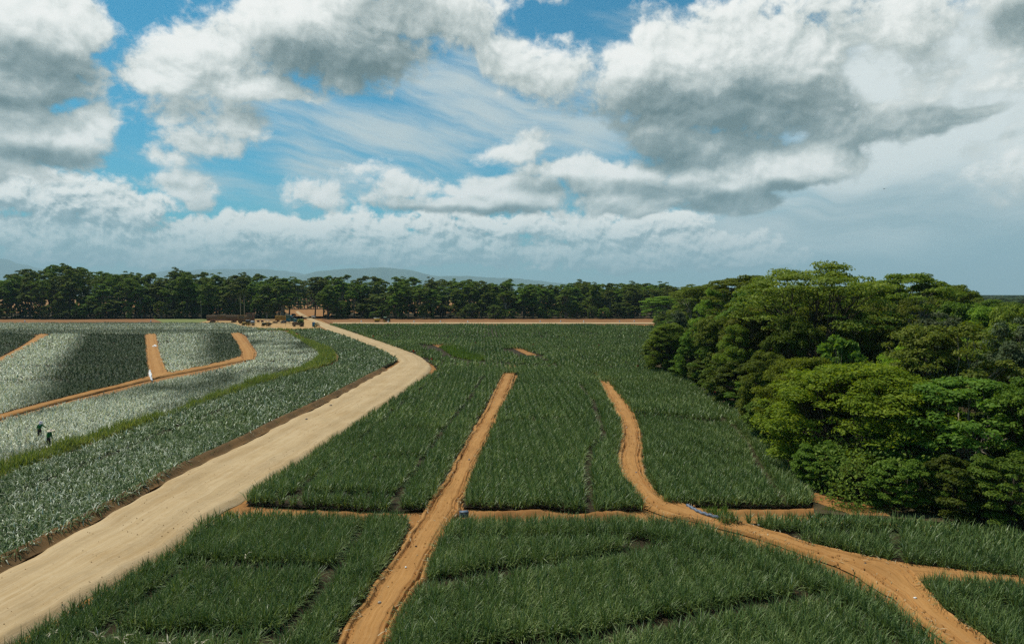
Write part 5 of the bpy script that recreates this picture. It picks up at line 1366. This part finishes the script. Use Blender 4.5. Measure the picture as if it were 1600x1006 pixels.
# loose clods along tracks and ridges
q = np.random.default_rng(55); Cx = []
for Lp, Rp, num in ((T1_L, T1_R, 2600), (T2_L, T2_R, 2600)):
    A_, _ = resample(smooth(Lp, 1), 300); B_, _ = resample(smooth(Rp, 1), 300)
    i = q.integers(0, 300, num); u = np.where(q.random(num) < .75, q.choice([.14, .20, .27, .78, .84, .90], num) + q.normal(0, .03, num), q.random(num))
    Cx.append(A_[i] * (1 - u)[:, None] + B_[i] * u[:, None] + q.normal(0, .12, (num, 2)))
Cx = np.concatenate(Cx); n = len(Cx); s = .022 + .07 * q.random(n) ** 3
base = np.array([(1, 0, 0), (-.5, .87, 0), (-.5, -.87, 0), (0, 0, 1.1)])
V = (base[None] * s[:, None, None] * q.uniform(.7, 1.4, (n, 4, 1)) + np.concatenate([Cx, np.full((n, 1), .0)], 1)[:, None, :]).reshape(-1, 3)
i = np.arange(n)[:, None] * 4
T = np.concatenate([i + np.array([[0, 1, 3]]), i + np.array([[1, 2, 3]]), i + np.array([[2, 0, 3]])])
o = link('soil_clods', mesh_data('soil_clods', V, None, T, mats=(M_SOIL,))); tag(o, "loose clods of orange soil along the wheel ruts", kind="stuff")

# gravel on the road and leaf litter on the tracks
A_, _ = resample(smooth(ROAD_L, 1), 900); B_, _ = resample(smooth(ROAD_R, 1), 900)
num = 9000; i = q.integers(0, 900, num); u = q.random(num) ** q.choice([.35, 1, 2.6], num)
Gp = A_[i] * (1 - u)[:, None] + B_[i] * u[:, None]; k = (np.hypot(*Gp.T) < 110); Gp = Gp[k]; u = u[k]; n = len(Gp); s = .012 + .04 * q.random(n) ** 3
V = (base[None] * s[:, None, None] * q.uniform(.7, 1.4, (n, 4, 1)) + np.c_[Gp, .06 + .10 * (1 - (2 * u - 1) ** 2)][:, None, :]).reshape(-1, 3)
i = np.arange(n)[:, None] * 4
T = np.concatenate([i + np.array([[0, 1, 3]]), i + np.array([[1, 2, 3]]), i + np.array([[2, 0, 3]])])
o = link('road_gravel', mesh_data('road_gravel', V, None, T, mats=(M_BANK,))); tag(o, "loose gravel and clods on the tan road", kind="stuff")
Lp_ = []
for Lp, Rp, num in ((T1_L, T1_R, 700), (T2_L, T2_R, 800)):
    A_, _ = resample(smooth(Lp, 1), 300); B_, _ = resample(smooth(Rp, 1), 300)
    i = q.integers(0, 300, num); u = np.where(q.random(num) < .5, q.beta(1.2, 9, num), 1 - q.beta(1.2, 9, num))
    Lp_.append(A_[i] * (1 - u)[:, None] + B_[i] * u[:, None])
Lp_ = np.concatenate(Lp_); n = len(Lp_); n1 = np.ones(n)
V, Q, _t = blades(Lp_[:, 0], Lp_[:, 1], .03 * n1, q.uniform(0, 6.28, n), q.uniform(.12, .42, n), q.uniform(.02, .05, n), q.uniform(R(2), R(22), n), q.uniform(0, R(24), n), 0 * n1)
o = link('leaf_litter', mesh_data('leaf_litter', V, Q, mats=(M_DRY,))); tag(o, "fallen dry leaf blades along the track edges", kind="stuff")

# bleached dead leaves sticking out of the crop
DEAD = [(84, 977, 7, "bleached dry leaves at the crop edge nearest the road"), (153, 983, 9, "bleached dry leaf tuft second from the road"), (190, 988, 8, "bleached dry leaves lying flat, third from the road"), (262, 992, 8, "small bleached dry leaf tuft in the middle of the row of tufts"),
        (311, 994, 7, "upright bleached dry leaf bundle in the nearest crop block"), (362, 998, 6, "bleached dry leaf pointing sideways near the bed gap"), (434, 1002, 9, "largest pale dry leaf tuft beside the straight track"), (383, 858, 3, "single bleached leaf sticking up at the first cross gap")]
for px, py, nn, lb in DEAD:
    x, y = G(px, py, .78); q = np.random.default_rng(px)
    a = q.uniform(0, 6.28, nn); n1 = np.ones(nn)
    V, Q, _t = blades(0 * n1, 0 * n1, 0 * n1, a, q.uniform(.35, .62, nn), q.uniform(.04, .065, nn), q.uniform(R(15), R(85), nn), q.uniform(R(10), R(70), nn), 0 * n1)
    o = link('dry_leaf_tuft', mesh_data('dry_leaf_tuft', V, Q, mats=(P_STRAW,)), None, (x, y, .42)); o.scale = (.85, .85, .85); tag(o, lb, "dry leaves", "bleached dry tufts in the nearest crop")

# bird
Y = 160; e = link('bird', None) if False else None
d = ray(1381.5, 295.5); t = 160 / d[1]; loc = (d[0] * t, 160, CAMH + d[2] * t)
m = MB(); m.tube([(-.24, 0, 0), (-.1, 0, .02), (.05, 0, .02), (.16, 0, .04), (.24, 0, .03)], [.03, .07, .08, .05, .015], 8)
for s in (-1, 1): m.add([(.08, s * .05, .03), (-.10, s * .05, .03), (-.05, s * .38, .10), (.06, s * .36, .10), (-.12, s * .62, .02)], [(0, 1, 2, 3)], [(3, 2, 4)])
m.add([(-.22, -.04, 0), (-.22, .04, 0), (-.42, .07, 0), (-.42, -.07, 0)], [(0, 1, 2, 3)])
o = m.build('bird', P_DARK, None, False, loc, R(100)); tag(o, "small dark bird gliding high over the woodland", "bird")

# ------------------------------------------------------------------ the two field workers
def skin_obj(name, joints, edges, mat, parent=None, sub=1, root=0):
    me = bpy.data.meshes.new(name); me.from_pydata([j[:3] for j in joints], edges, [])
    me.materials.append(mat)
    o = link(name, me, parent)
    o.modifiers.new("Skin", 'SKIN'); 
    if not me.skin_vertices: me.attributes  # the modifier adds the layer
    for v, j in zip(me.skin_vertices[0].data, joints): v.radius = (j[3], j[4] if len(j) > 4 else j[3])
    for k, v in enumerate(me.skin_vertices[0].data): v.use_root = (k == root)
    s = o.modifiers.new("Subdivision", 'SUBSURF'); s.levels = sub; s.render_levels = sub
    for p in me.polygons: p.use_smooth = True
    return o

def worker(px, py, top, rz, larm, rarm, bend, label, head_mat, wide):
    x, y = G(px, py, .55); k = (Zat(top, y) + .1) / 1.56
    B = bend
    J = [(0, 0, .84, .13, .10), (0, .02 * B, 1.02, .13, .095), (0, .10 * B, 1.20, .155, .10), (0, .15 * B, 1.31, .07, .06), (0, .19 * B, 1.37, .05, .05), (0, .22 * B, 1.45, .078, .092), (0, .235 * B, 1.53, .07, .082)]
    E = [(0, 1), (1, 2), (2, 3), (3, 4), (4, 5), (5, 6)]
    J.append((0, .22 * B + .105, 1.455, .014)); E.append((5, 7))
    for s in (-1, 1):
        J.append((s * .088, .21 * B, 1.46, .014)); E.append((5, len(J) - 1))
    def limb(start, pts):
        p = start
        for q_ in pts: J.append(q_); E.append((p, len(J) - 1)); p = len(J) - 1
        return p
    sh = 2
    for s, arm in ((-1, larm), (1, rarm)):
        el_, wr = arm
        a = limb(2, [(s * .18, .12 * B, 1.28, .058), (s * el_[0], el_[1], el_[2], .042), (s * wr[0], wr[1], wr[2], .028)])
        dx, dy, dz = s * (wr[0] - el_[0]), wr[1] - el_[1], wr[2] - el_[2]; L_ = math.sqrt(dx * dx + dy * dy + dz * dz); dx, dy, dz = dx / L_, dy / L_, dz / L_
        palm = limb(a, [(s * wr[0] + dx * .07, wr[1] + dy * .07, wr[2] + dz * .07, .030, .016)])
        for f in range(4):
            o_ = (f - 1.5) * .019; ln = (.065, .078, .074, .056)[f]
            limb(palm, [(J[palm][0] + dx * .035, J[palm][1] + dy * .035 + o_, J[palm][2] + dz * .035, .009), (J[palm][0] + dx * (.035 + ln * .6) , J[palm][1] + dy * (.035 + ln * .6) + o_, J[palm][2] + dz * (.035 + ln * .6), .0085), (J[palm][0] + dx * (.035 + ln) - s * .018, J[palm][1] + dy * (.035 + ln) + o_, J[palm][2] + dz * (.03 + ln), .008)])
        limb(a, [(J[a][0] + dx * .02, J[a][1] + .030, J[a][2] + dz * .02, .010), (J[a][0] + dx * .06, J[a][1] + .052, J[a][2] + dz * .06, .009)])
    legs = []
    for s in (-1, 1):
        st = len(J)
        limb(0, [(s * .095, .01, .78, .085), (s * .105, .04, .45, .055), (s * .11, -.01, .09, .038), (s * .12, .13, .03, .035)])
    body = skin_obj('person', J, E, P_SKIN, None, 1)
    body.location = (x, y, -.18); body.rotation_euler = (0, 0, rz); body.scale = (k, k, k)
    tag(body, label, "person")
    # shirt and trousers follow the same bones, a little fuller
    SJ = [(J[0][0], J[0][1], .80, .165, .135), (J[1][0], J[1][1], 1.02, .155, .12), (J[2][0], J[2][1], 1.20, .185, .125), (J[3][0], J[3][1], 1.31, .088, .078)]
    SE = [(0, 1), (1, 2), (2, 3)]
    for s, (el_, wr) in ((-1, larm), (1, rarm)):
        n0 = len(SJ); SJ += [(s * .185, .12 * B, 1.285, .076), (s * el_[0], el_[1], el_[2], .060), (s * (wr[0] * .93 + el_[0] * .07), wr[1] * .93 + el_[1] * .07, wr[2] * .93 + el_[2] * .07, .046)]
        SE += [(2, n0), (n0, n0 + 1), (n0 + 1, n0 + 2)]
    skin_obj('shirt', SJ, SE, P_SHIRT, body)
    TJ = [(0, .01, 1.0, .14, .112), (0, 0, .80, .145, .12)]; TE = [(0, 1)]
    for s in (-1, 1):
        n0 = len(TJ); TJ += [(s * .10, .01, .72, .10), (s * .107, .04, .45, .074), (s * .112, -.01, .12, .062)]; TE += [(1, n0), (n0, n0 + 1), (n0 + 1, n0 + 2)]
    skin_obj('trousers', TJ, TE, P_PANTS, body)
    for s in (-1, 1):
        m = MB(); m.box((s * .118, .05, .04), (.10, .27, .11), b=.03); m.build('boot', P_RUB, body)
    m = MB(); n = 20; cx_, cy_, cz = 0, .23 * B, 1.53
    V = []; prof = ((.30 * wide, -.05), (.20 * wide + .02, .0), (.115, .02), (.108, .07), (.085, .115), (.03, .13))
    for r, z in prof:
        for j in range(n): a = j * 6.283 / n; V.append((cx_ + r * math.cos(a), cy_ + r * 1.06 * math.sin(a), cz + z + (.02 * math.cos(2 * a) if r > .25 else 0)))
    Q = [(i * n + j, i * n + (j + 1) % n, i * n + n + (j + 1) % n, i * n + n + j) for i in range(5) for j in range(n)]
    T = [(5 * n, 5 * n + j, 5 * n + j + 1) for j in range(1, n - 1)]
    m.add(V, Q, T); m.build('hat', head_mat, body, True)
    m = MB(); V = []
    for z, r in ((1.55, .105), (1.45, .118), (1.36, .128), (1.29, .165)):
        for j in range(11):
            a = R(190) + j * R(16); V.append((cx_ + r * math.cos(a), cy_ - .01 * (1.55 - z) * 20 * B + r * math.sin(a), z))
    Q = [(i * 11 + j, i * 11 + j + 1, i * 11 + 12 + j, i * 11 + 11 + j) for i in range(3) for j in range(10)]
    m.add(V, Q); m.build('neck_cloth', head_mat, body, True)
    m = MB()
    for s in (-1, 1): m.cyl((s * .032, .22 * B + .082, 1.475), .011, .02, 'y', 8)
    m.build('eyes', P_DARK, body)
    return body
worker(62, 673, 658.5, R(10), ((.26, .06, 1.04), (.29, .14, .82)), ((.34, .12, 1.10), (.52, .24, 1.02)), 1.0, "person in green shirt and pale pink head cloth, one arm reaching out", P_CLOTH, .62)
worker(75.5, 687, 671, R(-12), ((.25, .10, 1.05), (.26, .22, .85)), ((.24, .10, 1.05), (.25, .20, .83)), 1.25, "person in green shirt and wide cream hat near the tall grass, arms down", P_HAT, 1.0)
# ------------------------------------------------------------------ air
hb = MB(); hb.box((0, 12000, 790.0), (100000, 40000, 1584.0))
m_, nt_ = new_mat("haze_air")
pv = nt_.node('ShaderNodeVolumePrincipled'); pv.inputs['Color'].default_value = (0.58, 0.86, 0.98, 1); pv.inputs['Density'].default_value = 6.0e-5; pv.inputs['Anisotropy'].default_value = 0.0
out(nt_, None, pv.outputs[0])
hz_o = hb.build("haze", m_); tag(hz_o, "thin bluish haze of the distant air", kind="stuff")
